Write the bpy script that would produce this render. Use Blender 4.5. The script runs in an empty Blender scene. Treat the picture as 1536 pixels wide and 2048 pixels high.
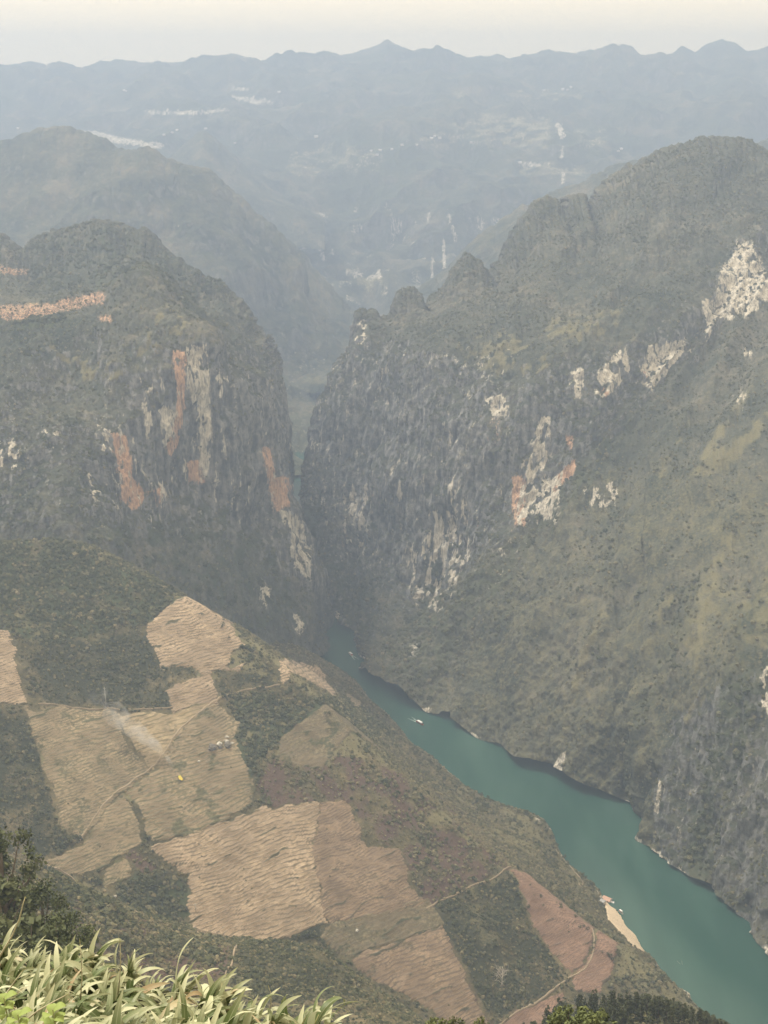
import bpy, math, random
import numpy as np
from mathutils import Vector, Matrix

random.seed(7)
rng = np.random.default_rng(11)
scene = bpy.context.scene
COL = scene.collection

# ------------------------------------------------------------------ camera, world, sun, exposure
F, HCAM, HORIZON = 2600.0, 750.0, 190.0            # focal length in photo pixels, height above the river (m), horizon row
PITCH = math.atan((1024 - HORIZON) / F)
CP, SP = math.cos(PITCH), math.sin(PITCH)

cam_data = bpy.data.cameras.new("camera")
cam = bpy.data.objects.new("camera", cam_data)
COL.objects.link(cam)
cam.location = (0, 0, HCAM)
cam.rotation_euler = (math.pi / 2 - PITCH, 0, 0)
cam_data.sensor_fit = 'VERTICAL'
cam_data.sensor_height = 24.0
cam_data.lens = 24.0 * F / 2048.0
cam_data.clip_start, cam_data.clip_end = 0.1, 40000
scene.camera = cam

SUN_EL, SUN_AZ = math.radians(58), math.radians(-50)     # azimuth from +Y (the view direction), negative = to the left
world = bpy.data.worlds.new("World")
scene.world = world
world.use_nodes = True
wn = world.node_tree
wn.nodes.clear()
w_out = wn.nodes.new('ShaderNodeOutputWorld')
w_bg = wn.nodes.new('ShaderNodeBackground')
w_sky = wn.nodes.new('ShaderNodeTexSky')
w_sky.sky_type = 'NISHITA'
w_sky.sun_disc = False
w_sky.sun_elevation = SUN_EL
w_sky.sun_rotation = SUN_AZ
w_sky.air_density = 1.0
w_sky.dust_density = 6.0
w_sky.ozone_density = 1.0
w_mix = wn.nodes.new('ShaderNodeMix')
w_mix.data_type = 'RGBA'
w_mix.inputs[0].default_value = 0.60
w_mix.inputs[7].default_value = (33.0, 26.6, 17.0, 1)          # the even cream of an overcast, dusty sky
wn.links.new(w_sky.outputs[0], w_mix.inputs[6])
wn.links.new(w_mix.outputs[2], w_bg.inputs[0])
w_bg.inputs[1].default_value = 0.10
wn.links.new(w_bg.outputs[0], w_out.inputs[0])

sun_data = bpy.data.lights.new("sun", 'SUN')
sun_data.energy = 4.8
sun_data.angle = math.radians(10)
sun_data.color = (1.0, 0.94, 0.84)
sun = bpy.data.objects.new("sun", sun_data)
COL.objects.link(sun)
sun_dir = Vector((math.sin(SUN_AZ) * math.cos(SUN_EL), math.cos(SUN_AZ) * math.cos(SUN_EL), math.sin(SUN_EL)))
sun.rotation_euler = sun_dir.to_track_quat('Z', 'Y').to_euler()
sun.location = (0, 0, 1500)

scene.render.engine = 'CYCLES'
scene.view_settings.view_transform = 'Standard'
scene.view_settings.look = 'None'
scene.view_settings.exposure = -0.14
scene.view_settings.gamma = 1.0
scene.view_settings.use_curve_mapping = False
scene.cycles.max_bounces = 6
scene.cycles.diffuse_bounces = 2
scene.cycles.volume_bounces = 1
scene.cycles.use_denoising = True
scene.render.film_transparent = False

HAZE_DENSITY = 2.35e-4
HAZE_COLOR = (0.40, 0.515, 0.735, 1)

# ------------------------------------------------------------------ photo pixels <-> places
def rays(px, py):
    px = np.asarray(px, float); py = np.asarray(py, float)
    x = (px - 768) / F; y = (1024 - py) / F
    return x, CP + y * SP, -SP + y * CP

def at_dist(px, py, Y):
    x, dy, dz = rays(px, py); t = np.asarray(Y, float) / dy
    return np.stack([x * t, dy * t, HCAM + dz * t], -1)

def at_height(px, py, Z):
    x, dy, dz = rays(px, py); t = (np.asarray(Z, float) - HCAM) / dz
    return np.stack([x * t, dy * t, HCAM + dz * t], -1)

def project(P):
    X, Y, Z = P[..., 0], P[..., 1], P[..., 2] - HCAM
    depth = Y * CP - Z * SP
    up = Y * SP + Z * CP
    depth = np.maximum(depth, 1e-3)
    return 768 + F * X / depth, 1024 - F * up / depth

# ------------------------------------------------------------------ noise
def _hash(ix, iy, iz, seed):
    h = (ix.astype(np.uint32) * np.uint32(374761393) + iy.astype(np.uint32) * np.uint32(668265263)
         + iz.astype(np.uint32) * np.uint32(2147483647) + np.uint32(seed * 974711 % 4294967291))
    h = (h ^ (h >> np.uint32(13))) * np.uint32(1274126177)
    h = (h ^ (h >> np.uint32(16))) * np.uint32(2246822519)
    return h ^ (h >> np.uint32(15))

def noise3(x, y, z, seed=0):
    x, y, z = np.broadcast_arrays(x, y, z)
    x0, y0, z0 = np.floor(x), np.floor(y), np.floor(z)
    fx, fy, fz = x - x0, y - y0, z - z0
    ix, iy, iz = x0.astype(np.int64), y0.astype(np.int64), z0.astype(np.int64)
    ux, uy, uz = (f * f * f * (f * (f * 6 - 15) + 10) for f in (fx, fy, fz))
    out = 0
    for a in (0, 1):
        wx = ux if a else 1 - ux
        for b in (0, 1):
            wy = uy if b else 1 - uy
            for c in (0, 1):
                wz = uz if c else 1 - uz
                h = _hash(ix + a, iy + b, iz + c, seed)
                g = h & np.uint32(1023)
                ang = g.astype(np.float32) * (2 * math.pi / 1024)
                zz = ((h >> np.uint32(10)) & np.uint32(1023)).astype(np.float32) / 511.5 - 1
                rr = np.sqrt(np.maximum(0, 1 - zz * zz))
                d = np.cos(ang) * rr * (fx - a) + np.sin(ang) * rr * (fy - b) + zz * (fz - c)
                out = out + wx * wy * wz * d
    return out * 1.6

def fbm(x, y, z, octaves=4, seed=0, gain=0.5):
    s, a, f = 0, 1.0, 1.0
    for o in range(octaves):
        s = s + a * noise3(x * f + 17.3 * o, y * f - 9.1 * o, z * f + 4.7 * o, seed + o)
        a *= gain; f *= 2.03
    return s

def ridged(x, y, z, octaves=3, seed=0):
    s, a, f = 0, 1.0, 1.0
    for o in range(octaves):
        s = s + a * (1 - 2 * np.abs(noise3(x * f + 5.1 * o, y * f + 3.3 * o, z * f - 7.7 * o, seed + o)))
        a *= 0.5; f *= 2.1
    return s / 1.75

def smooth(e0, e1, x):
    t = np.clip((x - e0) / (e1 - e0), 0, 1)
    return t * t * (3 - 2 * t)

def in_poly(x, y, poly):
    inside = np.zeros(x.shape, bool)
    n = len(poly)
    for i in range(n):
        x1, y1 = poly[i]; x2, y2 = poly[(i + 1) % n]
        if y1 == y2: continue
        c = ((y1 > y) != (y2 > y)) & (x < (x2 - x1) * (y - y1) / (y2 - y1) + x1)
        inside ^= c
    return inside

def line_dist(x, y, pts):
    d = np.full(x.shape, 1e9)
    for (x1, y1), (x2, y2) in zip(pts[:-1], pts[1:]):
        vx, vy = x2 - x1, y2 - y1
        t = np.clip(((x - x1) * vx + (y - y1) * vy) / (vx * vx + vy * vy), 0, 1)
        d = np.minimum(d, np.hypot(x - x1 - t * vx, y - y1 - t * vy))
    return d

# ------------------------------------------------------------------ objects
def tag(o, label=None, category=None, group=None, kind=None):
    if label: o["label"] = label
    if category: o["category"] = category
    if group: o["group"] = group
    if kind: o["kind"] = kind
    return o

def link(name, data, parent=None, loc=None):
    o = bpy.data.objects.new(name, data)
    COL.objects.link(o)
    if parent is not None: o.parent = parent
    if loc is not None: o.location = loc
    return o

def mesh_np(name, V, faces, mat=None, smooth_shade=True, attrs=None):
    """faces: (n,3) or (n,4) int array"""
    V = np.asarray(V, np.float32); faces = np.asarray(faces, np.int32)
    me = bpy.data.meshes.new(name)
    n, k = faces.shape
    me.vertices.add(len(V)); me.vertices.foreach_set('co', V.ravel())
    me.loops.add(n * k); me.loops.foreach_set('vertex_index', faces.ravel())
    me.polygons.add(n)
    me.polygons.foreach_set('loop_start', np.arange(0, n * k, k, dtype=np.int32))
    me.polygons.foreach_set('use_smooth', np.full(n, smooth_shade, bool))
    if attrs:
        for an, av in attrs.items():
            av = np.asarray(av, np.float32)
            if av.ndim == 1:
                me.attributes.new(an, 'FLOAT', 'POINT').data.foreach_set('value', av)
            else:
                if av.shape[1] == 3: av = np.concatenate([av, np.ones((len(av), 1), np.float32)], 1)
                me.attributes.new(an, 'FLOAT_COLOR', 'POINT').data.foreach_set('color', av.astype(np.float32).ravel())
    if mat: me.materials.append(mat)
    me.update(calc_edges=True)
    me.validate()
    return me

def grid_faces(nv, nu):
    i = np.arange(nv * nu).reshape(nv, nu)
    return np.stack([i[:-1, :-1], i[:-1, 1:], i[1:, 1:], i[1:, :-1]], -1).reshape(-1, 4)

class MB:
    """collects boxes, tubes, spheres into one mesh"""
    def __init__(self): self.v, self.f = [], []
    def add(self, V, Fs):
        o = len(self.v); self.v += [tuple(p) for p in V]; self.f += [tuple(i + o for i in f) for f in Fs]; return self
    def box(self, c, s, rz=0.0):
        V = []
        for k in (-.5, .5):
            for a, b in ((-.5, -.5), (.5, -.5), (.5, .5), (-.5, .5)):
                x, y = a * s[0], b * s[1]
                V.append((c[0] + x * math.cos(rz) - y * math.sin(rz), c[1] + x * math.sin(rz) + y * math.cos(rz), c[2] + k * s[2]))
        return self.add(V, [(3, 2, 1, 0), (4, 5, 6, 7), (0, 1, 5, 4), (1, 2, 6, 5), (2, 3, 7, 6), (3, 0, 4, 7)])
    def tube(self, pts, radii, n=6):
        pts = [Vector(p) for p in pts]; V, Fs = [], []
        for i, p in enumerate(pts):
            d = (pts[min(i + 1, len(pts) - 1)] - pts[max(i - 1, 0)]).normalized()
            a = d.orthogonal().normalized(); b = d.cross(a)
            for k in range(n):
                w = 2 * math.pi * k / n
                V.append(p + (a * math.cos(w) + b * math.sin(w)) * radii[i])
        for i in range(len(pts) - 1):
            for k in range(n):
                k2 = (k + 1) % n
                Fs.append((i * n + k, i * n + k2, (i + 1) * n + k2, (i + 1) * n + k))
        Fs.append(tuple(reversed(range(n)))); Fs.append(tuple(range((len(pts) - 1) * n, len(pts) * n)))
        return self.add(V, Fs)
    def mesh(self, name, mat=None, smooth_shade=False):
        me = bpy.data.meshes.new(name); me.from_pydata(self.v, [], self.f)
        if smooth_shade: me.polygons.foreach_set('use_smooth', [True] * len(me.polygons))
        if mat: me.materials.append(mat)
        me.update(); return me
    def build(self, name, mat=None, parent=None, loc=None, smooth_shade=False):
        return link(name, self.mesh(name, mat, smooth_shade), parent, loc)

# ------------------------------------------------------------------ materials
class NT:
    def __init__(self, name):
        self.mat = bpy.data.materials.new(name); self.mat.use_nodes = True
        self.t = self.mat.node_tree; self.t.nodes.clear()
        self.out = self.t.nodes.new('ShaderNodeOutputMaterial')
        self.bsdf = None
    def n(self, typ, ins=None, **props):
        nd = self.t.nodes.new(typ)
        for k, v in props.items(): setattr(nd, k, v)
        for k, v in (ins or {}).items(): self.put(nd.inputs[k], v)
        return nd
    def put(self, sock, v):
        if isinstance(v, bpy.types.NodeSocket): self.t.links.new(v, sock)
        elif isinstance(v, tuple) and sock.type == 'RGBA' and len(v) == 3: sock.default_value = (*v, 1)
        else: sock.default_value = v
    def math(self, op, a, b=0.0, clamp=False):
        nd = self.n('ShaderNodeMath', {0: a, 1: b}, operation=op); nd.use_clamp = clamp
        return nd.outputs[0]
    def mix(self, f, a, b, blend='MIX'):
        nd = self.n('ShaderNodeMix', {0: f, 6: a, 7: b}, data_type='RGBA', blend_type=blend)
        return nd.outputs[2]
    def ramp(self, v, lo, hi):
        nd = self.n('ShaderNodeMapRange', {0: v, 1: lo, 2: hi}, interpolation_type='SMOOTHSTEP')
        return nd.outputs[0]
    def pos(self, scale=(1, 1, 1)):
        g = self.n('ShaderNodeNewGeometry')
        return self.n('ShaderNodeVectorMath', {0: g.outputs['Position'], 1: scale}, operation='MULTIPLY').outputs[0]
    def noise(self, vec, scale, detail=3.0, rough=0.55):
        return self.n('ShaderNodeTexNoise', {'Vector': vec, 'Scale': scale, 'Detail': detail, 'Roughness': rough}).outputs[0]
    def attr(self, name, kind='GEOMETRY', out=0):
        return self.n('ShaderNodeAttribute', attribute_name=name, attribute_type=kind).outputs[out]
    def finish(self, color, rough=0.9, bump=None, strength=0.3, dist=1.0, spec=0.2, **extra):
        b = self.n('ShaderNodeBsdfPrincipled', {'Base Color': color, 'Roughness': rough})
        b.inputs['Specular IOR Level'].default_value = spec
        for k, v in extra.items(): self.put(b.inputs[k.replace('_', ' ')], v)
        if bump is not None:
            bn = self.n('ShaderNodeBump', {'Height': bump, 'Strength': strength, 'Distance': dist})
            self.t.links.new(bn.outputs[0], b.inputs['Normal'])
        self.t.links.new(b.outputs[0], self.out.inputs[0])
        return self.mat

def plain(name, color, rough=0.7, var=0.15, scale=3.0, **kw):
    m = NT(name)
    nz = m.noise(m.n('ShaderNodeTexCoord').outputs['Object'], scale)
    c = m.mix(nz, tuple(x * (1 - var) for x in color), tuple(min(1, x * (1 + var)) for x in color))
    return m.finish(c, rough, **kw)

def terrain_mat(name, dark, mid, dry, rock_lo, rock_hi, rock_amount=1.0, grain=1.0):
    m = NT(name)
    P = m.pos()
    nl = m.noise(P, 0.006, 4); nm = m.noise(P, 0.03 * grain, 4, 0.6); ns = m.noise(P, 0.16 * grain, 3, 0.6)
    v = m.math('ADD', m.math('MULTIPLY', nl, 0.40), m.math('ADD', m.math('MULTIPLY', nm, 0.38), m.math('MULTIPLY', ns, 0.30)))
    veg = m.mix(m.ramp(v, 0.42, 0.56), dark, mid)
    veg = m.mix(m.ramp(v, 0.54, 0.68), veg, dry)
    g = m.n('ShaderNodeNewGeometry')
    nz = m.n('ShaderNodeSeparateXYZ', {0: g.outputs['Normal']}).outputs[2]
    steep = m.math('SUBTRACT', 1.0, nz)
    streak = m.noise(m.pos((0.11 * grain, 0.11 * grain, 0.016 * grain)), 1.0, 4, 0.62)
    rough = m.noise(P, 0.09 * grain, 4, 0.65)
    rock = m.mix(m.ramp(m.math('ADD', m.math('MULTIPLY', streak, 0.6), m.math('MULTIPLY', rough, 0.4)), 0.38, 0.64), rock_lo, rock_hi)
    rk = m.ramp(m.math('ADD', steep, m.math('MULTIPLY', m.math('SUBTRACT', streak, 0.5), 1.6)), 0.34, 0.66)
    rocky = m.attr('mask2', out=3)
    col = m.mix(m.math('MULTIPLY', m.math('MULTIPLY', rk, rocky), rock_amount), veg, rock)
    mk = m.n('ShaderNodeSeparateColor', {0: m.attr('mask')})
    mk2 = m.n('ShaderNodeSeparateColor', {0: m.attr('mask2')})
    tone = m.noise(P, 0.05 * grain, 3)
    fine = m.noise(m.pos((0.34 * grain, 0.34 * grain, 0.06 * grain)), 1.0, 5, 0.75)
    blot = m.noise(P, 0.22 * grain, 4, 0.7)
    def rag(v, nz, amp):                                  # break a mask's edge up below the mesh's own resolution
        return m.ramp(m.math('ADD', v, m.math('MULTIPLY', m.math('SUBTRACT', nz, 0.5), m.math('MULTIPLY', amp, m.ramp(v, 0.0, 0.08)))), 0.22, 0.85)
    col = m.mix(rag(mk.outputs[2], blot, 1.6), col, m.mix(tone, (0.12, 0.115, 0.06), (0.20, 0.18, 0.10)))      # dry grass
    col = m.mix(rag(mk2.outputs[1], blot, 1.3), col, m.mix(tone, (0.036, 0.048, 0.025), (0.078, 0.090, 0.046)))  # green brush
    col = m.mix(rag(mk2.outputs[2], blot, 1.3), col, m.mix(tone, (0.070, 0.050, 0.040), (0.13, 0.09, 0.068)))  # bracken and red-brown earth
    col = m.mix(rag(mk2.outputs[0], blot, 1.3), col, m.mix(tone, (0.028, 0.033, 0.018), (0.056, 0.058, 0.033)))  # dark brush
    col = m.mix(rag(mk.outputs[1], fine, 2.3), col, m.mix(m.ramp(fine, 0.32, 0.68), (0.26, 0.17, 0.12), (0.60, 0.385, 0.25)))     # iron-stained limestone
    col = m.mix(rag(mk.outputs[0], fine, 2.3), col, m.mix(m.ramp(m.math('ADD', m.math('MULTIPLY', fine, 0.65), m.math('MULTIPLY', streak, 0.4)), 0.36, 0.66), (0.17, 0.16, 0.14), (0.68, 0.63, 0.53)))     # bare pale limestone
    h = m.math('ADD', m.math('MULTIPLY', ns, 0.6), m.math('MULTIPLY', rough, 0.6))
    return m.finish(col, 0.95, bump=h, strength=0.6, dist=5.0 / grain, spec=0.1)

M_NEAR = terrain_mat("hillside brush", (0.045, 0.045, 0.024), (0.098, 0.088, 0.047), (0.19, 0.155, 0.09), (0.10, 0.09, 0.07), (0.22, 0.20, 0.16), 0.35, 2.2)
M_CLIFF = terrain_mat("karst cliff", (0.032, 0.040, 0.026), (0.072, 0.076, 0.054), (0.15, 0.138, 0.100), (0.052, 0.055, 0.058), (0.25, 0.25, 0.25), 0.9, 1.3)
M_FAR = terrain_mat("distant mountain", (0.030, 0.038, 0.024), (0.075, 0.078, 0.048), (0.15, 0.13, 0.085), (0.07, 0.07, 0.065), (0.20, 0.195, 0.18), 0.7, 0.4)
# ------------------------------------------------------------------ lofted mountains: rails run left to right, stacked from foot to ridge and down the back
def rail(pts):
    """pts: (px, py, distance) -> 3-D polyline; a distance of None puts the point on the river"""
    out = []
    for p in pts:
        out.append(at_height(p[0], p[1], -2.0) if p[2] is None else at_dist(*p))
    return np.array(out), np.array([(p[0], p[1]) for p in pts], float)

def resample(P3, P2, n):
    d = np.abs(np.diff(P2[:, 0])) + 0.15 * np.abs(np.diff(P2[:, 1]))
    s = np.concatenate([[0], np.cumsum(d)]); s /= s[-1]
    u = np.linspace(0, 1, n)
    return np.stack([np.interp(u, s, P3[:, k]) for k in range(3)], -1)

def box_smooth(A, w):
    if w < 1: return A
    k = np.ones(2 * w + 1) / (2 * w + 1)
    pad = np.concatenate([np.repeat(A[:1], w, 0), A, np.repeat(A[-1:], w, 0)], 0)
    return np.stack([np.convolve(pad[:, c], k, 'valid') for c in range(3)], -1)

def pchip(R, per):
    """R: (k, n, 3) rails, per: samples in each of the k-1 spans -> (sum(per)+1, n, 3)"""
    k = len(R); D = R[1:] - R[:-1]
    m = np.zeros_like(R); m[0] = D[0]; m[-1] = D[-1]
    for i in range(1, k - 1):
        a, b = D[i - 1], D[i]
        same = a * b > 0
        m[i] = np.where(same, 2 * a * b / np.where(same, a + b, 1), 0)
        m[i] = 0.7 * m[i] + 0.3 * 0.5 * (a + b)
    rows = []
    for i in range(k - 1):
        for q in range(per[i]):
            t = q / per[i]; t2, t3 = t * t, t * t * t
            rows.append((2 * t3 - 3 * t2 + 1) * R[i] + (t3 - 2 * t2 + t) * m[i] + (-2 * t3 + 3 * t2) * R[i + 1] + (t3 - t2) * m[i + 1])
    rows.append(R[-1])
    return np.array(rows)

def grid_normals(G):
    du = np.gradient(G, axis=1); dv = np.gradient(G, axis=0)
    N = np.cross(du, dv)
    N /= np.maximum(np.linalg.norm(N, axis=-1, keepdims=True), 1e-6)
    return N

def paint(px, py, polys, wob, seed, feather=3):
    """soft union of outlines, their edges roughened by noise"""
    ax = fbm(px / 26, py / 40, 0.5 + 0 * px, 3, seed); ay = 1.6 * fbm(px / 14, py / 60, 9.5 + 0 * px, 3, seed + 5)
    m = np.zeros(px.shape)
    for k, w in enumerate((0.25, 0.6, 1.0, 1.5)):
        sx, sy = (w * wob * ax, w * wob * ay) if k % 2 == 0 else (w * wob * ay * 0.7, w * wob * ax)
        one = np.zeros(px.shape)
        for poly in polys: one = np.maximum(one, in_poly(px + sx, py + sy, poly))
        m += one * 0.25
    return m

def loft(name, rails, nu, per, mat, disp, label=None, smooth_u=2, ridge_index=None, back=(320, -300), wrap=None, masks=None, rag=6.0):
    R = []
    for pts in rails:
        P3, P2 = rail(pts); R.append(box_smooth(resample(P3, P2, nu), smooth_u if pts is not rails[-1] else 0))
    ridge = R[-1]
    ridge[:, 2] += rag * (noise3(np.arange(nu) / 3.1, 0 * ridge[:, 0], 0 * ridge[:, 0], 5) + 1.2 * noise3(np.arange(nu) / 7.7, 0 * ridge[:, 0], 0 * ridge[:, 0], 6))
    b = ridge.copy(); b[:, 1] += back[0] * 0.35; b[:, 2] += back[1] * 0.22; R.append(b)
    b = ridge.copy(); b[:, 1] += back[0]; b[:, 2] += back[1]; R.append(b)
    R = np.array(R)
    if wrap:                                             # the end cliffs turn the corner and run on behind
        side, dx, dy, nw = wrap
        e = R[:, -1:] if side == 'right' else R[:, :1]
        t = np.linspace(0, 1, nw + 1)[1:][None, :, None]
        ext = e + np.concatenate([dx * np.sin(t * math.pi / 2), dy * t, -12 * t * t], -1)
        R = np.concatenate([R, ext], 1) if side == 'right' else np.concatenate([ext[:, ::-1], R], 1)
    k = np.linspace(0, 1, 26)[1:][None, :, None]         # beyond the frame the slopes go on
    x0, x1 = rails[-1][0][0], rails[-1][-1][0]
    if x0 < 0 and not (wrap and wrap[0] == 'left'):
        e = R[:, :1]; ext = e + np.concatenate([-0.45 * e[..., 1:2] * k, 0 * k * e[..., :1], -0.02 * e[..., 1:2] * k], -1); R = np.concatenate([ext[:, ::-1], R], 1)
    if x1 > 1536 and not (wrap and wrap[0] == 'right'):
        e = R[:, -1:]; ext = e + np.concatenate([0.45 * e[..., 1:2] * k, 0 * k * e[..., :1], -0.02 * e[..., 1:2] * k], -1); R = np.concatenate([R, ext], 1)
    G = pchip(R, per + [10, 12])
    Nn = grid_normals(G)
    vfrac = np.linspace(0, 1, len(G))[:, None] + 0 * G[..., 0]
    rrow = sum(per)
    rowdist = np.abs(np.arange(len(G)) - rrow)[:, None] / max(1, per[-1])
    keep = smooth(0.0, 1.0, rowdist) * 0.65 + 0.35         # calmer near the skyline, so that its outline stays
    d, attrs = disp(G, Nn, keep)
    G = G + Nn * d[..., None]
    G[..., 2] = np.maximum(G[..., 2], -27)
    px, py = project(G)
    front = (np.arange(len(G)) <= rrow + 3)[:, None] & (px > -1e9)
    if masks:
        mk, mk2 = masks(px, py, G)
        mk = mk * front[..., None]; mk2 = mk2 * front[..., None]
    else:
        mk = np.zeros(G.shape); mk2 = np.ones(G.shape[:2] + (4,)) * np.array([0, 0, 0, 1.0])
    V = G.reshape(-1, 3)
    me = mesh_np(name, V, grid_faces(*G.shape[:2]), mat, True, {'mask': mk.reshape(-1, 3), 'mask2': mk2.reshape(len(V), -1)})
    o = link(name, me); tag(o, label, None, None, 'structure')
    return o, G, rrow

def rugged(big=14, flute=7, small=2.4, seed=0, scale=1.0, ribs=0.0):
    def f(G, N, keep):
        x, y, z = G[..., 0] / scale, G[..., 1] / scale, G[..., 2] / scale
        steep = smooth(0.45, 0.8, 1 - np.abs(N[..., 2]))
        d = big * fbm(x / 150, y / 150, z / 150, 3, seed) * keep
        d = d + flute * (0.10 + 0.90 * steep) * ridged(x / 38, y / 38, z / 190, 3, seed + 20) * keep
        d = d + flute * 1.5 * steep * ridged(x / 120, y / 120, z / 800, 2, seed + 30) * (0.3 + 0.7 * keep)
        d = d + small * fbm(x / 11, y / 11, z / 16, 3, seed + 40, 0.6) * (0.55 + 0.45 * keep)
        if ribs:
            d = d + ribs * 1.1 * (1 - steep) * (ridged((x * 0.82 - y * 0.57) / 230, (x * 0.57 + y * 0.82) / 900, z / 900, 2, seed + 70) - 0.3) * keep
            u = np.linspace(0, 1, G.shape[1])[None, :]; v = np.linspace(0, 1, G.shape[0])[:, None]
            lean = (x * 0.82 - y * 0.57)
            d = d + ribs * (1 - steep) * ridged(lean / 95, (x * 0.57 + y * 0.82) / 420, z / 600, 2, seed + 60) * np.minimum(1, keep * 1.0)
        return d * scale, None
    return f

# ---- the left massif
C_RAILS = [
 [(-170,1150,1300),(0,1120,1330),(200,1150,1350),(300,1190,1390),(400,1240,1430),(500,1290,1500),(570,1310,1570),(620,1320,1640),(640,1308,1690),(643,1290,1725),(641,1282,1740)],
 [(-170,960,1410),(0,960,1420),(120,950,1430),(200,985,1450),(260,1025,1470),(330,1010,1510),(400,985,1540),(470,1000,1600),(530,1040,1660),(580,1110,1710),(598,1160,1760),(608,1190,1800)],
 [(-170,760,1490),(0,790,1495),(100,800,1505),(200,820,1510),(280,760,1545),(350,690,1570),(415,685,1580),(455,720,1650),(510,770,1710),(522,790,1740),(545,805,1775)],
 [(-170,600,1640),(0,640,1640),(100,650,1650),(200,640,1670),(245,580,1690),(288,540,1705),(330,572,1690),(380,622,1685),(412,655,1690),(440,668,1750),(500,700,1800),(526,722,1830)],
 [(-170,520,1900),(0,560,1890),(60,575,1900),(200,568,1900),(270,572,1860),(330,600,1880),(400,632,1900),(450,610,1900),(490,662,1900),(520,712,1890)],
 [(-170,470,2150),(0,478,2100),(30,495,2080),(52,512,2080),(58,486,2150),(100,466,2150),(140,452,2150),(180,445,2150),(240,455,2130),(290,465,2100),(330,500,2080),(380,535,2050),(420,556,2030),(440,562,2020),(480,600,2000),(500,650,1980),(520,706,1950)],
]
def c_masks(px, py, G):
    streak = fbm(G[..., 0] / 9, G[..., 1] / 9, G[..., 2] / 60, 4, 3)
    spots = fbm(G[..., 0] / 14, G[..., 1] / 14, G[..., 2] / 26, 4, 8)
    pale = paint(px, py, [[(372,690),(415,690),(420,800),(418,950),(403,965),(392,830),(376,760)], [(400,840),(425,850),(424,885),(402,880)]], 9, 2) * smooth(-0.6, -0.1, streak)
    pale = np.maximum(pale, paint(px, py, [[(285,790),(345,820),(345,905),(300,880)], [(196,850),(228,865),(226,915),(200,905)], [(300,960),(342,955),(340,1010),(308,1000)],
        [(-20,885),(50,885),(46,932),(-20,935)], [(92,862),(125,866),(120,892),(95,888)], [(425,740),(462,760),(460,810),(432,790)], [(515,1165),(540,1175),(536,1220),(518,1210)], [(180,940),(200,960),(196,1010),(182,990)]], 10, 4) * smooth(0.0, 0.25, streak))
    pale = np.maximum(pale, paint(px, py, [[(560,1020),(600,1030),(622,1100),(622,1165),(592,1140),(576,1080)], [(585,1225),(610,1245),(605,1275),(590,1262)]], 7, 6) * smooth(-0.35, 0.05, streak))
    general = smooth(0.30, 0.66, streak) * (0.35 + 0.65 * smooth(170, 260, px)) * smooth(700, 780, py) * smooth(1150, 1000, py)
    pale = np.maximum(pale, general * 0.6)
    org = paint(px, py, [[(345,700),(374,705),(368,860),(342,915),(334,905),(356,800)], [(372,925),(412,918),(412,966),(380,966)], [(226,866),(256,872),(264,955),(296,990),(266,1022),(244,1000)],
        [(308,975),(330,978),(326,1008),(312,1006)], [(524,893),(541,898),(548,955),(580,955),(580,1012),(552,1028),(540,975)]], 9, 12) * smooth(-0.9, -0.2, streak)
    org = np.maximum(org, 0.55 * paint(px, py, [[(60,608),(120,600),(165,588),(212,582),(206,608),(150,618),(60,640),(10,640),(-20,612)], [(0,530),(60,540),(50,552),(0,545)], [(196,632),(222,630),(226,645),(200,645)]], 6, 15))
    dry = paint(px, py, [[(0,618),(60,600),(120,612),(40,645)], [(100,690),(260,720),(330,600),(390,640),(330,700),(230,760),(120,760)]], 14, 18) * smooth(0.0, 0.4, spots) * 0.8
    green = paint(px, py, [[(20,640),(110,628),(150,640),(90,655),(30,655)]], 4, 22) * 0.9
    green = np.maximum(green, paint(px, py, [[(60,480),(200,440),(330,500),(450,560),(380,620),(280,540),(200,590),(60,580)], [(180,1080),(260,1040),(450,1010),(560,1120),(620,1250),(480,1260),(330,1160)]], 14, 25) * smooth(-0.1, 0.3, spots) * 0.75)
    z = 0 * px
    rocky = 0.25 + 0.75 * np.maximum(smooth(620, 720, py) * smooth(1120, 1010, py + 0.0 * px), smooth(500, 540, px) * smooth(1180, 1120, py - 0.6 * (px - 560)))
    return np.stack([pale, org * (1 - 0.55 * pale), dry], -1), np.stack([z, green, z, rocky], -1)
C_OBJ, C_G, C_RR = loft("mountain", C_RAILS, 430, [70, 95, 60, 45, 50], M_CLIFF, rugged(20, 15, 3.6, 1, ribs=8), "left limestone massif with orange and white streaked cliff above the canyon", 3, back=(330, -330), wrap=('right', -60, 420, 40), masks=c_masks)

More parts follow.
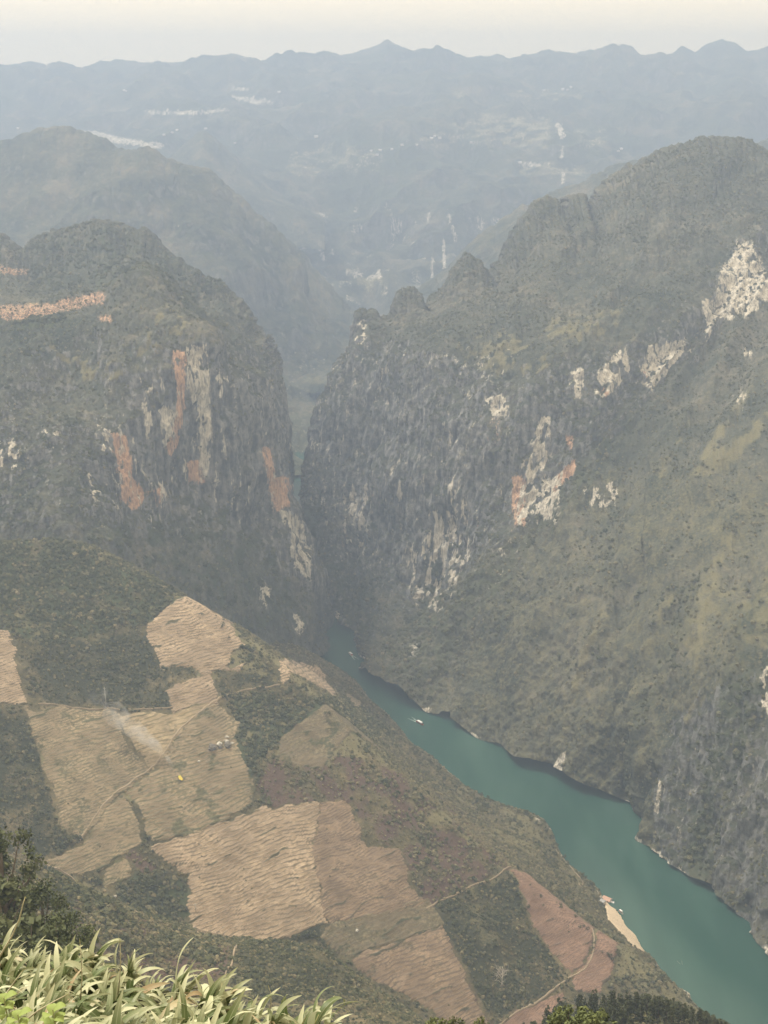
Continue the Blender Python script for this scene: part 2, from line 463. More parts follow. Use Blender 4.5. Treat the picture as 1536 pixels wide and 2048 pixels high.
# ---- the right massif
D_RAILS = [
 [(622,1140,None),(640,1190,None),(665,1225,None),(700,1262,None),(738,1285,None),(748,1300,None),(749,1345,None),(765,1375,None),(790,1392,None),(830,1415,None),(862,1432,None),(915,1440,None),(960,1482,None),(1010,1495,None),(1060,1530,None),(1120,1542,None),(1160,1560,None),(1200,1582,None),(1260,1605,None),(1308,1622,None),(1313,1690,None),(1350,1732,None),(1400,1762,None),(1440,1776,None),(1500,1832,None),(1545,1905,None),(1640,2040,None)],
 [(616,1030,1955),(640,1090,1935),(700,1140,1900),(750,1210,1790),(800,1270,1680),(860,1270,1640),(940,1250,1600),(1040,1260,1520),(1150,1290,1450),(1250,1320,1390),(1330,1340,1320),(1420,1350,1265),(1536,1330,1230),(1660,1320,1210)],
 [(612,980,1990),(640,1000,1975),(700,1050,1950),(760,1130,1870),(830,1180,1760),(900,1150,1720),(980,1085,1690),(1040,1048,1680),(1110,1000,1680),(1160,930,1700),(1250,850,1740),(1350,760,1790),(1420,690,1850),(1536,600,1915),(1660,560,1960)],
 [(610,950,2010),(644,860,2035),(680,740,2070),(730,690,2070),(800,680,2030),(860,690,1960),(920,720,1880),(990,760,1810),(1060,750,1790),(1130,725,1790),(1200,710,1795),(1260,690,1810),(1340,650,1850),(1420,570,1920),(1480,475,2000),(1536,470,2030),(1660,440,2080)],
 [(608,945,2020),(648,838,2060),(698,715,2110),(735,662,2130),(800,645,2120),(860,635,2110),(930,605,2080),(1000,605,2040),(1080,585,2010),(1180,560,2010),(1280,520,2030),(1380,470,2080),(1480,420,2120),(1660,380,2150)],
 [(606,935,2030),(652,828,2080),(706,692,2140),(712,655,2160),(722,627,2160),(745,625,2160),(754,664,2170),(788,642,2180),(800,600,2180),(808,577,2180),(830,572,2180),(857,624,2180),(866,586,2180),(888,572,2190),(905,534,2190),(930,508,2190),(958,522,2190),(978,562,2200),(1010,512,2220),(1050,432,2240),(1080,397,2250),(1110,396,2260),(1134,424,2270),(1142,391,2280),(1162,391,2280),(1172,430,2290),(1200,380,2300),(1240,342,2300),(1290,318,2300),(1340,295,2300),(1400,283,2300),(1440,279,2300),(1500,291,2300),(1540,318,2300),(1660,370,2300)],
]
def d_masks(px, py, G):
    streak = fbm(G[..., 0] / 9, G[..., 1] / 9, G[..., 2] / 60, 4, 33)
    spots = fbm(G[..., 0] / 18, G[..., 1] / 18, G[..., 2] / 26, 4, 38)
    pale = paint(px, py, [[(1478,478),(1505,490),(1536,560),(1560,590),(1500,625),(1440,648),(1412,685),(1404,605),(1440,590),(1446,525)]], 16, 31) * smooth(-0.55, -0.05, streak)
    pale = np.maximum(pale, paint(px, py, [[(1290,690),(1375,676),(1380,700),(1345,730),(1310,785),(1275,765)], [(1196,735),(1250,692),(1262,740),(1215,795),(1190,790)], [(1078,838),(1102,833),(1098,915),(1080,960),(1125,940),(1105,1040),(1035,1050),(1042,920),(1062,880)],
        [(968,793),(1016,788),(1012,834),(985,832)], [(1140,742),(1168,738),(1160,800),(1142,790)]], 10, 34) * smooth(-0.40, 0.05, streak))
    pale = np.maximum(pale, paint(px, py, [[(820,1040),(930,1000),(940,1110),(880,1230),(820,1200)], [(1160,985),(1240,960),(1225,1010),(1180,1025)], [(1462,775),(1492,780),(1490,820),(1470,815)], [(1520,1330),(1560,1300),(1560,1440),(1522,1430)], [(690,960),(740,970),(745,1110),(690,1100)],
        [(1480,690),(1510,690),(1505,715),(1480,715)], [(780,930),(800,900),(805,1010),(785,1010)], [(895,960),(910,960),(912,1020),(898,1020)], [(812,1295),(840,1295),(838,1318),(815,1318)], [(718,650),(735,640),(728,690),(708,690)]], 12, 37) * smooth(0.02, 0.28, streak))
    cliff = smooth(650, 720, py) * smooth(1260, 1100, py) * smooth(1100, 1000, px)
    lowcliff = smooth(1300, 1340, px) * smooth(1380, 1440, py)
    pale = np.maximum(pale, np.maximum(cliff, lowcliff) * smooth(0.26, 0.66, streak) * np.where(px > 1250, 0.28, 0.48))
    shore = smooth(2.5, 0.6, np.abs(G[..., 2] - 2.0 - 1.5 * spots)) * smooth(-0.30, 0.10, fbm(G[..., 0] / 30, G[..., 1] / 30, 0 * px, 2, 71)) * 0.9
    pale = np.maximum(pale, shore)
    pale = np.maximum(pale, paint(px, py, [[(1118,1508),(1132,1498),(1124,1545),(1105,1540)], [(1316,1560),(1322,1560),(1316,1630),(1308,1622)]], 3, 51) * 0.8)
    org = paint(px, py, [[(1020,952),(1052,946),(1050,1050),(1030,1050)], [(1100,965),(1152,918),(1152,942),(1108,990)], [(1135,880),(1150,870),(1142,905)], [(1200,780),(1222,776),(1212,796)], [(1285,745),(1302,740),(1296,760)]], 8, 41) * smooth(-0.9, -0.2, streak)
    org = np.maximum(org, 0.35 * paint(px, py, [[(685,960),(748,975),(748,1115),(685,1105)], [(930,1040),(960,1040),(955,1065),(925,1060)], [(980,780),(1010,800),(1000,900),(975,900)]], 12, 43) * smooth(-0.2, 0.3, streak))
    dry = paint(px, py, [[(905,690),(1000,662),(1060,690),(1140,715),(1060,748),(960,742)], [(1050,640),(1250,610),(1230,660),(1120,690)]], 18, 45) * 0.75 * smooth(-0.5, 0.3, spots)
    rb = ridged((G[..., 0] * 0.82 - G[..., 1] * 0.57) / 95, (G[..., 0] * 0.57 + G[..., 1] * 0.82) / 420, G[..., 2] / 600, 2, 65)
    dry = np.maximum(dry, 0.8 * smooth(0.45, 0.85, rb + 0.25 * spots) * smooth(800, 1000, py + 0.3 * (px - 1000)) * smooth(1000, 1150, px + 0.3 * (py - 1200)) * smooth(1560, 1400, py))
    dry = np.maximum(dry, 0.35 * smooth(0.1, 0.5, fbm((G[..., 0] * 0.82 - G[..., 1] * 0.57) / 45, (G[..., 0] * 0.57 + G[..., 1] * 0.82) / 190, 0 * px, 3, 47)) * smooth(1050, 1200, px + 0.3 * (py - 1200)) * smooth(900, 1000, py) * smooth(1480, 1350, py))
    green = paint(px, py, [[(760,1290),(900,1180),(1060,1050),(1160,930),(1240,850),(1220,920),(1110,1060),(960,1220),(860,1400),(770,1370)], [(625,1130),(700,1130),(760,1210),(740,1285),(640,1200)]], 16, 48) * 0.8 * smooth(-0.6, 0.2, spots)
    green = np.maximum(green, 0.85 * smooth(0.15, -0.35, rb + 0.25 * spots) * smooth(850, 1050, py))
    green = np.maximum(green, 0.55 * smooth(0.05, 0.45, fbm((G[..., 0] * 0.82 - G[..., 1] * 0.57) / 60, (G[..., 0] * 0.57 + G[..., 1] * 0.82) / 230, 5 + 0 * px, 3, 57)) * smooth(1000, 1200, py))
    z = 0 * px
    rocky = 0.06 + 0.94 * in_poly(px + 22 * spots, py + 22 * streak, [(590,640),(720,640),(860,690),(1000,760),(1130,720),(1260,690),(1400,590),(1480,470),(1600,450),(1600,590),(1420,690),(1350,760),(1250,850),(1160,930),(1110,1000),(1040,1048),(900,1170),(770,1280),(620,1290),(580,950)])
    rocky = np.maximum(rocky, 0.75 * in_poly(px + 22 * spots, py + 22 * streak, [(1300,1640),(1335,1450),(1420,1380),(1600,1270),(1600,2000),(1440,1790),(1340,1735)]))
    rocky = np.maximum(rocky, 0.45 * smooth(700, 620, py))
    dry = np.maximum(dry, (0.42 + 0.2 * spots) * (rocky < 0.2) * smooth(860, 980, py))
    return np.stack([pale, org * (1 - 0.4 * pale), dry], -1), np.stack([z, green * np.where((rocky < 0.2) & (py > 900), 0.7, 1.0), z, rocky], -1)
D_OBJ, D_G, D_RR = loft("mountain", D_RAILS, 640, [105, 85, 105, 60, 55], M_CLIFF, rugged(12, 14, 3.6, 5, ribs=22), "right limestone mountain with pale cliff band and green slope falling to the river", 3, back=(330, -320), wrap=('left', 40, 420, 36), masks=d_masks)

# ---- hazy ridges up the gorge
def far_masks(seed, amount=0.5, terr=0.0):
    def f(px, py, G):
        s = fbm(G[..., 0] / 60, G[..., 1] / 60, G[..., 2] / 200, 4, seed)
        st = fbm(G[..., 0] / 45, G[..., 1] / 45, G[..., 2] / 260, 4, seed + 3)
        pale = 0.6 * smooth(0.45, 0.6, st) * amount + (0.10 * smooth(520, 560, px) * smooth(640, 760, py) if seed == 61 else 0)  # the last term pales the gorge gap: valley haze put into the rock colour
        gap_haze = smooth(500, 560, px) * smooth(600, 720, py) if seed == 61 else 0 * px
        dry = 0.25 * gap_haze + terr * smooth(0.15, 0.5, fbm(G[..., 0] / 260, G[..., 1] / 260, G[..., 2] / 30, 3, seed + 9))  # first term is painted haze low in the gap, the rest dry terraces
        z = 0 * px
        return np.stack([pale, z, dry], -1), np.stack([z, 0.5 * smooth(0.1, 0.5, s), z, 1 + z], -1)
    return f
E_RAILS = [
 [(-260,850,2650),(0,850,2650),(300,860,2600),(520,925,2400),(590,968,2335),(680,968,2335),(820,968,2335)],
 [(-260,640,3000),(0,640,3000),(300,680,2900),(480,720,2800),(560,770,2750),(620,820,2700),(700,850,2650),(820,880,2650)],
 [(-260,480,3350),(0,470,3350),(200,490,3250),(400,520,3150),(500,570,3080),(560,640,3050),(615,720,3000),(690,770,2950),(820,830,2900)],
 [(-260,330,3800),(0,292,3700),(60,272,3700),(130,262,3700),(200,280,3650),(240,293,3620),(280,300,3600),(292,293,3600),(320,318,3560),(350,335,3540),(395,343,3500),(412,344,3500),(440,372,3450),(500,428,3400),(545,453,3380),(572,488,3350),(590,530,3300),(600,580,3260),(630,640,3220),(690,700,3180),(820,770,3150)],
]
E_RAILS = [[(a, b, c * (1 + np.interp(a, [300, 520], [0.0, [0.10, 0.15, 0.10, 0.06][k]]))) for a, b, c in rl] for k, rl in enumerate(E_RAILS)]
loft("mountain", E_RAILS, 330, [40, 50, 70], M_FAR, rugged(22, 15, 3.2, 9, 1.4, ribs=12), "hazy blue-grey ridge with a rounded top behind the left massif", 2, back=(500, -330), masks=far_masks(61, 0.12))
E2_RAILS = [
 [(330,760,3650),(500,760,3600),(600,790,3500),(700,790,3450),(860,800,3400)],
 [(330,560,4000),(470,560,3980),(560,600,3900),(640,660,3850),(720,700,3800),(860,740,3800)],
 [(330,380,4500),(480,420,4450),(560,470,4350),(592,492,4300),(625,535,4280),(660,575,4260),(700,618,4230),(728,645,4200),(780,690,4150),(860,740,4100)],
]
E2_RAILS = [[(a, b, c * 0.90) for a, b, c in rl] for rl in E2_RAILS]
loft("mountain", E2_RAILS, 190, [36, 50], M_FAR, rugged(12, 8, 2.5, 12, 1.5), "faint slanting slope dropping into the gap of the gorge", 2, back=(400, -200), masks=far_masks(63, 0.15, 0.5))
F_RAILS = [
 [(700,760,3050),(900,700,3080),(1100,640,3100),(1300,600,3100),(1660,560,3100)],
 [(700,700,3350),(850,640,3380),(950,570,3380),(1060,500,3380),(1200,460,3380),(1400,420,3380),(1660,400,3380)],
 [(700,690,3650),(780,628,3650),(850,575,3650),(900,540,3660),(926,508,3660),(958,470,3680),(1010,432,3700),(1045,410,3700),(1062,408,3700),(1100,385,3700),(1130,371,3700),(1155,368,3700),(1180,356,3700),(1232,337,3700),(1300,320,3700),(1440,310,3700),(1505,292,3700),(1536,276,3700),(1660,230,3700)],
]
F_RAILS = [[(a, b, c * 1.0) for a, b, c in rl] for rl in F_RAILS]
loft("mountain", F_RAILS, 260, [40, 60], M_FAR, rugged(20, 13, 3, 15, 1.4, ribs=10), "hazy grey shoulder between the right mountain and the far range", 2, back=(400, -250), masks=far_masks(66, 0.15))
K_RAILS = [
 [(230,480,4650),(420,480,4600),(650,500,4650)],
 [(230,400,4900),(330,372,4850),(405,340,4800),(480,372,4850),(650,440,4900)],
 [(230,385,5150),(300,345,5200),(340,312,5200),(378,280,5200),(405,262,5200),(428,276,5200),(465,312,5200),(500,345,5200),(540,385,5200),(590,410,5150),(650,440,5150)],
]
loft("mountain", K_RAILS, 170, [40, 50], M_FAR, rugged(10, 6, 2.5, 18, 1.7), "small pyramid-shaped peak in the haze behind the left ridge", 1, back=(420, -220), masks=far_masks(69, 0.1))

# ---- the far range, up to the skyline
SKYLINE = [(-220,140),(-60,150),(0,132),(65,122),(90,131),(125,151),(150,142),(200,123),(235,118),(270,123),(320,129),(350,124),(380,124),(405,129),(440,122),(470,119),(500,124),(530,131),(550,119),(572,126),(615,113),(635,120),(700,106),(735,97),(760,86),(775,79),(790,88),(825,101),(850,97),(880,94),(905,107),(930,119),(960,109),(975,113),(995,106),(1020,116),(1060,108),(1080,104),(1097,97),(1120,105),(1150,106),(1180,99),(1200,102),(1215,113),(1235,108),(1260,117),(1330,109),(1350,102),(1365,91),(1390,104),(1420,85),(1445,79),(1470,84),(1495,102),(1520,99),(1536,92),(1600,80),(1760,100)]
def gline(base, Y, amp, seed, lo=-260, hi=1800):
    xs = np.linspace(lo, hi, 40); w = np.interp(xs, [0, 400, 768, 1150, 1536], base)
    n = amp * noise3(xs / 170, 0 * xs + seed, 0 * xs, seed)
    yy = np.interp(xs, [0, 768, 1536], Y)
    return [(a, b, c) for a, b, c in zip(xs, w + n, yy)]
G_RAILS = [
 gline([665, 660, 655, 655, 650], [4250, 4280, 4280], 5, 1),
 gline([540, 520, 520, 510, 500], [4850, 4950, 4950], 14, 2),
 gline([420, 400, 400, 390, 390], [5250, 5250, 5250], 16, 3),
 gline([330, 310, 300, 300, 330], [5750, 5700, 5750], 16, 4),
 gline([265, 245, 235, 240, 270], [6250, 6250, 6300], 14, 5),
 gline([205, 185, 172, 178, 190], [6850, 6850, 6850], 10, 6),
 gline([168, 152, 135, 140, 140], [7250, 7250, 7250], 6, 7),
 [(x, y, 7600) for x, y in SKYLINE],
]
def g_disp(G, N, keep):
    x, y, z = G[..., 0], G[..., 1], G[..., 2]
    steep = smooth(0.35, 0.7, 1 - np.abs(N[..., 2]))
    keep = np.maximum(0.03, ((keep - 0.35) / 0.65) ** 2.4)
    d = 105 * fbm(x / 620, y / 620, z / 620, 3, 81) * keep + 62 * ridged(x / 300, y / 300, z / 400, 3, 84) * keep + 20 * ridged(x / 130, y / 130, z / 200, 2, 86) * keep
    d = d + 16 * steep * ridged(x / 75, y / 75, z / 420, 3, 88) * keep + 6 * fbm(x / 45, y / 45, z / 45, 3, 90) * np.minimum(1, keep + 0.3) - 22 * keep * (1 - keep) * 4
    return d, None
def g_masks(px, py, G):
    pale = paint(px, py, [[(130,262),(180,258),(230,272),(300,285),(330,290),(325,297),(240,288),(150,275)], [(285,218),(330,222),(400,220),(455,215),(460,222),(380,230),(300,228)], [(460,190),(500,195),(550,200),(580,208),(520,210),(470,200)],
        [(462,172),(500,178),(498,184),(465,180)], [(292,280),(330,286),(332,294),(300,292)], [(1110,245),(1124,247),(1132,275),(1124,282),(1114,262)], [(1121,295),(1129,298),(1128,322),(1120,318)], [(1121,340),(1131,345),(1130,370),(1122,365)],
        [(632,460),(640,470),(652,520),(646,526),(634,490)], [(892,425),(900,430),(916,480),(910,482)], [(884,478),(890,480),(892,545),(886,545)], [(862,510),(868,510),(866,555),(862,555)], [(855,425),(862,425),(858,445),(853,445)],
        [(1036,322),(1080,326),(1082,334),(1040,334)], [(688,538),(760,545),(765,556),(700,552)]], 3, 91) * (0.8 + 0.4 * noise3(px / 9, py / 5, 0 * px, 92))
    dry = paint(px, py, [[(565,330),(600,300),(660,285),(760,300),(770,330),(700,345),(590,352)], [(820,285),(880,262),(960,260),(1030,290),(940,300),(840,298)], [(1010,180),(1060,180),(1170,185),(1160,196),(1030,200)], [(880,240),(950,222),(1100,240),(1110,300),(980,290)], [(1155,255),(1210,255),(1215,300),(1160,300)],
        [(1035,320),(1130,330),(1200,330),(1180,350),(1040,350)], [(900,180),(960,172),(965,185),(905,195)], [(1180,125),(1280,128),(1275,136),(1190,134)], [(1350,145),(1410,145),(1405,154),(1350,152)], [(700,545),(760,550),(790,580),(740,590)]], 16, 94) * smooth(-0.25, 0.15, noise3(px / 30, py / 7, 0 * px, 95))
    st = fbm(G[..., 0] / 60, G[..., 1] / 60, G[..., 2] / 420, 4, 97)
    pale = np.maximum(pale, 0.5 * smooth(0.35, 0.6, st) * smooth(390, 430, py))
    gr = 0.6 * smooth(0.0, 0.4, fbm(G[..., 0] / 300, G[..., 1] / 300, G[..., 2] / 200, 3, 99))
    z = 0 * px
    return np.stack([np.maximum(pale * 0.9, dry * 0.33), z, dry * 1.0], -1), np.stack([z, gr, z, 1 + z], -1)
G_OBJ, G_G, G_RR = loft("mountain_range", G_RAILS, 640, [26, 30, 34, 34, 34, 26, 24], M_FAR, g_disp, "far pale blue mountain range along the skyline", 2, back=(330, -260), masks=g_masks)

# ------------------------------------------------------------------ the near hillside: one height function
def rbf_fit(pts):
    P = np.asarray(pts, float); n = len(P); s = 200.0
    xy = P[:, :2] / s
    r = np.linalg.norm(xy[:, None] - xy[None], axis=-1)
    K = np.where(r > 0, r * r * np.log(np.maximum(r, 1e-9)), 0) + 1e-3 * np.eye(n)
    T = np.concatenate([np.ones((n, 1)), xy], 1)
    A = np.block([[K, T], [T.T, np.zeros((3, 3))]])
    w = np.linalg.solve(A, np.concatenate([P[:, 2], np.zeros(3)]))
    def f(X, Y):
        out = w[n] + w[n + 1] * X / s + w[n + 2] * Y / s
        for i in range(n):
            r2 = (X / s - xy[i, 0]) ** 2 + (Y / s - xy[i, 1]) ** 2
            out = out + w[i] * 0.5 * r2 * np.log(np.maximum(r2, 1e-12))
        return out
    return f

def face_plane(X, Y): return 150 - .302 * (X + 151) + .441 * (Y - 931)
def on_plane(px, py):
    x, dy, dz = rays(px, py)
    t = (HCAM - 150 + .302 * 151 + .441 * 931) / (-dz + .441 * dy - .302 * x)
    return np.array([x * t, dy * t, HCAM + dz * t])

CREST = [(-160,1066),(0,1076),(100,1074),(172,1084),(240,1120),(310,1162),(380,1197),(470,1262),(560,1325),(640,1400),(700,1460),(800,1550),(880,1620),(960,1690),(1040,1752),(1100,1800),(1170,1850),(1240,1900),(1330,1960),(1430,2040)]
EDGE = [(622,1308,62),(664,1352,52),(714,1390,42),(788,1462,36),(846,1512,28),(934,1578,16),(1080,1637,6),(1110,1687,2),(1200,1780,0),(1235,1825,0),(1270,1870,0),(1310,1920,0),(1380,1985,0),(1455,2048,0),(1600,2180,0)]
strip = [on_plane(*c) for c in CREST]
for p in [on_plane(*c) for c in CREST[:9]]: strip.append(p + np.array([40, 80, -66])); strip.append(p + np.array([110, 240, -205]))
for i, e in enumerate(EDGE):
    p = at_height(*e); strip.append(p); strip.append(p + np.array([45, 40, -50]))
    c = on_plane(*CREST[min(9 + i, len(CREST) - 1)])
    for f in (0.3, 0.6, 0.85): strip.append(c + (p - c) * f - np.array([0, 0, 5.0]))
STRIP = rbf_fit(strip)
bank = []
for px, py, Y in [(-260,1640,650),(-60,1690,690),(90,1732,720),(200,1792,750),(370,1858,770),(470,1880,770),(570,1880,770),(640,1905,760),(700,1962,740),(780,2012,720),(860,2052,700),(1000,2120,660),(1200,2170,600),(1500,2220,560)]:
    p = at_dist(px, py, Y); bank += [p, p + np.array([10, 150, -140]), p + np.array([30, 420, -420])]
for px, py, Y in [(90,1900,560),(300,2060,600),(500,2060,620),(700,2075,620),(1250,2042,480),(1400,2062,470),(1100,2052,480),(1000,2130,480),(1600,2100,450)]:
    bank.append(at_dist(px, py, Y))
bank += [np.array(q, float) for q in [(0,0,746.5),(-100,0,752),(100,0,738),(0,-40,750),(0,100,658),(-60,100,664),(60,100,650),(0,300,478),(120,300,470),(-250,300,560),(250,300,440),(-300,0,760),(300,0,710)]]
BANK = rbf_fit(bank)

def smin(a, b, k):
    h = np.clip(0.5 + 0.5 * (b - a) / k, 0, 1)
    return b * (1 - h) + a * h - k * h * (1 - h)
def hill_base(X, Y):
    z = smin(face_plane(X, Y), STRIP(X, Y), 10.0)
    near = 744.5 - 0.9 * Y + 50 * smooth(-42, -78, X) * smooth(150, 290, Y)
    w = smooth(300, 450, Y)
    z = -smin(-z, -(near * (1 - w) + BANK(X, Y) * w), 10.0)
    return z
def hill(X, Y, detail=True):
    X = np.asarray(X, float); Y = np.asarray(Y, float)
    z = hill_base(X, Y)
    fade0 = 1.0 - 0.75 * smooth(-4, 12, face_plane(X, Y) - z) * (Y > 850)      # the river side of the spur is smoother
    fade = smooth(60, 260, Y)
    z = z + fade * fade0 * (5.0 * fbm(X / 90, Y / 90, 0 * X + .3, 2, 101) + 2.2 * fbm(X / 26, Y / 26, 0 * X + .7, 3, 104))
    if detail: z = z + fade * fade0 * 0.7 * fbm(X / 6, Y / 6, 0 * X, 2, 107)
    return np.maximum(z, -26)

def hit(px, py, tmin=120.0, tmax=2200.0, n=420):
    """where the line of sight through a photo pixel meets the hillside"""
    px = np.atleast_1d(np.asarray(px, float)); py = np.atleast_1d(np.asarray(py, float))
    x, dy, dz = rays(px, py)
    t = np.linspace(tmin, tmax, n)[:, None]
    gap = HCAM + dz * t - hill(x * t, dy * t, False)
    below = gap < 0
    i = np.where(below.any(0), below.argmax(0), n - 1); i = np.maximum(i, 1)
    c = np.arange(len(px)); t0, t1 = t[i - 1, 0], t[i, 0]
    for _ in range(18):
        tm = 0.5 * (t0 + t1); g = HCAM + dz * tm - hill(x * tm, dy * tm, False)
        t0 = np.where(g > 0, tm, t0); t1 = np.where(g > 0, t1, tm)
    X, Y = x * t1, dy * t1
    return np.stack([X, Y, hill(X, Y)], -1)

Yr = np.concatenate([np.linspace(-25, 300, 90)[:-1], np.linspace(300, 700, 170)[:-1], np.linspace(700, 1330, 330)[:-1], np.linspace(1330, 1760, 110)])
A = np.concatenate([np.linspace(-0.85, -0.41, 30), np.linspace(-0.40, 0.36, 490), np.linspace(0.37, 0.8, 30)])
HX = A[None, :] * (Yr[:, None] + 90.0); HY = Yr[:, None] + 0 * HX
HZ = hill(HX, HY)
HG = np.stack([HX, HY, HZ], -1)
hpx, hpy = project(HG)

DARK = [[(90,1290),(300,1262),(335,1330),(345,1415),(90,1412),(60,1330)], [(-120,1410),(60,1436),(115,1650),(150,1690),(60,1722),(0,1700),(-120,1650)], [(850,1815),(1030,1750),(1060,1850),(1140,1960),(1085,1990),(1000,2035),(970,2020),(910,1900)],
        [(475,1885),(590,1880),(690,1950),(720,2000),(500,2000)], [(1060,1665),(1100,1700),(1135,1745),(1100,1740),(1065,1690)], [(430,1338),(500,1340),(560,1370),(440,1385)], [(320,1338),(395,1325),(398,1345),(330,1362)], [(570,1850),(640,1840),(650,1885),(580,1880)], [(470,1820),(540,1800),(560,1830),(490,1855)]]
GREEN = [[(235,1762),(330,1735),(395,1790),(390,1832),(320,1845),(240,1802)], [(-100,1060),(170,1085),(320,1160),(370,1195),(290,1250),(90,1290),(-100,1230)], [(440,1390),(560,1380),(700,1400),(800,1480),(700,1470),(540,1500),(490,1580),(460,1450)], [(100,1740),(200,1790),(300,1850),(420,1870),(440,1930),(200,1900),(90,1800)]]
RED = [[(490,1600),(560,1510),(740,1515),(900,1600),(1030,1735),(850,1815),(800,1690),(740,1690),(705,1605),(520,1612)], [(150,1800),(300,1840),(460,1890),(460,2060),(160,2060)], [(0,1735),(60,1740),(80,1790),(0,1800)], [(890,1850),(970,2030),(1000,2060),(900,2060)], [(260,1690),(330,1740),(300,1760),(255,1720)]]
def hill_masks():
    z = 0 * hpx
    sp = fbm(HX / 22, HY / 22, z, 3, 111)
    dk = paint(hpx, hpy, DARK, 16, 113) * (0.50 + 0.45 * smooth(-0.4, 0.5, sp))
    gr = paint(hpx, hpy, GREEN, 16, 116) * smooth(-0.7, 0.1, sp) * 0.85
    rd = paint(hpx, hpy, RED, 16, 119) * smooth(-0.7, 0.3, sp) * 0.9
    ln = smooth(15, 3, line_dist(hpx, hpy, CREST[3:]) + 5 * sp)
    ln = np.maximum(ln, smooth(13, 3, line_dist(hpx, hpy, [(90,1728),(160,1770),(240,1815),(330,1850),(420,1868)]) + 4 * sp))
    dry = np.maximum(ln * 0.9, 0.75 * smooth(0.15, 0.5, fbm(HX / 50, HY / 50, z, 4, 121)) * (HY > 900))
    dry = np.maximum(dry, 0.7 * paint(hpx, hpy, [[(1000,1600),(1080,1640),(1200,1780),(1180,1800),(1020,1680)], [(1240,1900),(1330,1950),(1440,2030),(1400,2040),(1230,1955)], [(540,1470),(720,1462),(775,1512),(640,1535),(550,1522)]], 14, 123))
    pale = 0.8 * paint(hpx, hpy, [[(1235,1830),(1275,1872),(1296,1905),(1270,1880),(1228,1840)], [(1068,1632),(1084,1636),(1086,1645),(1070,1640)]], 3, 126)
    pale = np.maximum(pale, 0.8 * smooth(2.4, 0.4, np.abs(HZ - 1.2)) * smooth(-0.1, 0.3, sp) * np.where(HX > 60, 1.0, 0.6))
    return np.stack([pale, z, dry], -1), np.stack([dk, gr, rd], -1)
hm, hm2 = hill_masks()
HILL = link("hillside", mesh_np("hillside", HG.reshape(-1, 3), grid_faces(*HX.shape), M_NEAR, True, {'mask': hm.reshape(-1, 3), 'mask2': hm2.reshape(-1, 3)}))
tag(HILL, "near hillside of brush and ploughed plots descending to the river", None, None, 'structure')

# ------------------------------------------------------------------ river, valley floor, haze
def water_mat():
    m = NT("river water")
    P = m.pos()
    big = m.noise(m.n('ShaderNodeMapping', {0: P, 2: (0, 0, 0.4), 3: (0.02, 0.0045, 1)}).outputs[0], 1.0, 3)
    col = m.mix(m.ramp(big, 0.36, 0.74), (0.018, 0.062, 0.045), (0.038, 0.094, 0.070))
    rip = m.math('ADD', m.noise(P, 0.9, 3), m.math('MULTIPLY', m.noise(P, 0.12, 2), 2.0))
    return m.finish(col, m.math('ADD', 0.06, m.math('MULTIPLY', m.ramp(big, 0.30, 0.75), 0.16)), bump=rip, strength=0.10, dist=0.6, spec=0.5, IOR=1.33)
M_WATER = water_mat()
river = link("river", mesh_np("river", [(-1600, 760, 0), (900, 760, 0), (900, 2900, 0), (-1600, 2900, 0)], [(0, 1, 2, 3)], M_WATER))
tag(river, "calm jade green river winding through the canyon", None, None, 'structure')
floor = link("terrain", mesh_np("terrain", [(-4150, -350, -29), (4150, -350, -29), (4150, 7990, -29), (-4150, 7990, -29)], [(0, 1, 2, 3)], M_FAR))
tag(floor, None, None, None, 'structure')

def haze_box():
    mb = MB(); top = 1085.0; bot = -31.0
    mb.box((0, 3820, (top + bot) / 2), (8400, 8440, top - bot))
    mat = bpy.data.materials.new("haze"); mat.use_nodes = True
    t = mat.node_tree; t.nodes.clear()
    out = t.nodes.new('ShaderNodeOutputMaterial'); v = t.nodes.new('ShaderNodeVolumePrincipled')
    v.inputs['Color'].default_value = HAZE_COLOR
    v.inputs['Density'].default_value = HAZE_DENSITY
    v.inputs['Anisotropy'].default_value = 0.25
    t.links.new(v.outputs[0], out.inputs['Volume'])
    o = mb.build("haze", mat); tag(o, "pale blue-grey haze filling the valley", None, None, 'stuff')
    return o
HAZE = haze_box()
# ------------------------------------------------------------------ ploughed plots on the near hillside, each its own terraced sheet
def soil_mat(name, tread, riser, weed, weed_amount=0.35):
    m = NT(name)
    P = m.pos()
    n1 = m.noise(P, 0.035, 4, 0.6); n2 = m.noise(P, 0.35, 4, 0.65); n3 = m.noise(m.pos((0.5, 0.5, 2.0)), 1.0, 3, 0.6)
    c = m.mix(m.ramp(n1, 0.35, 0.65), tuple(0.70 * x for x in tread), tuple(1.18 * x for x in tread))
    c = m.mix(m.ramp(n2, 0.3, 0.75), c, tuple(0.72 * x for x in tread))
    rs = m.attr('riser', out=2)
    c = m.mix(m.math('MULTIPLY', m.ramp(rs, 0.08, 0.5), m.ramp(n3, 0.05, 0.4)), c, riser)
    w = m.math('MULTIPLY', m.ramp(m.math('ADD', m.math('MULTIPLY', n1, 0.5), m.math('MULTIPLY', n2, 0.6)), 0.60 - 0.12 * weed_amount, 0.74 - 0.12 * weed_amount), weed_amount)
    c = m.mix(w, c, weed)
    wd = m.attr('weedy', out=2)
    c = m.mix(m.ramp(m.math('ADD', wd, m.math('MULTIPLY', m.math('SUBTRACT', n2, 0.5), 1.2)), 0.4, 0.8), c, weed)
    return m.finish(c, 0.95, bump=n2, strength=0.5, dist=0.6, spec=0.1)

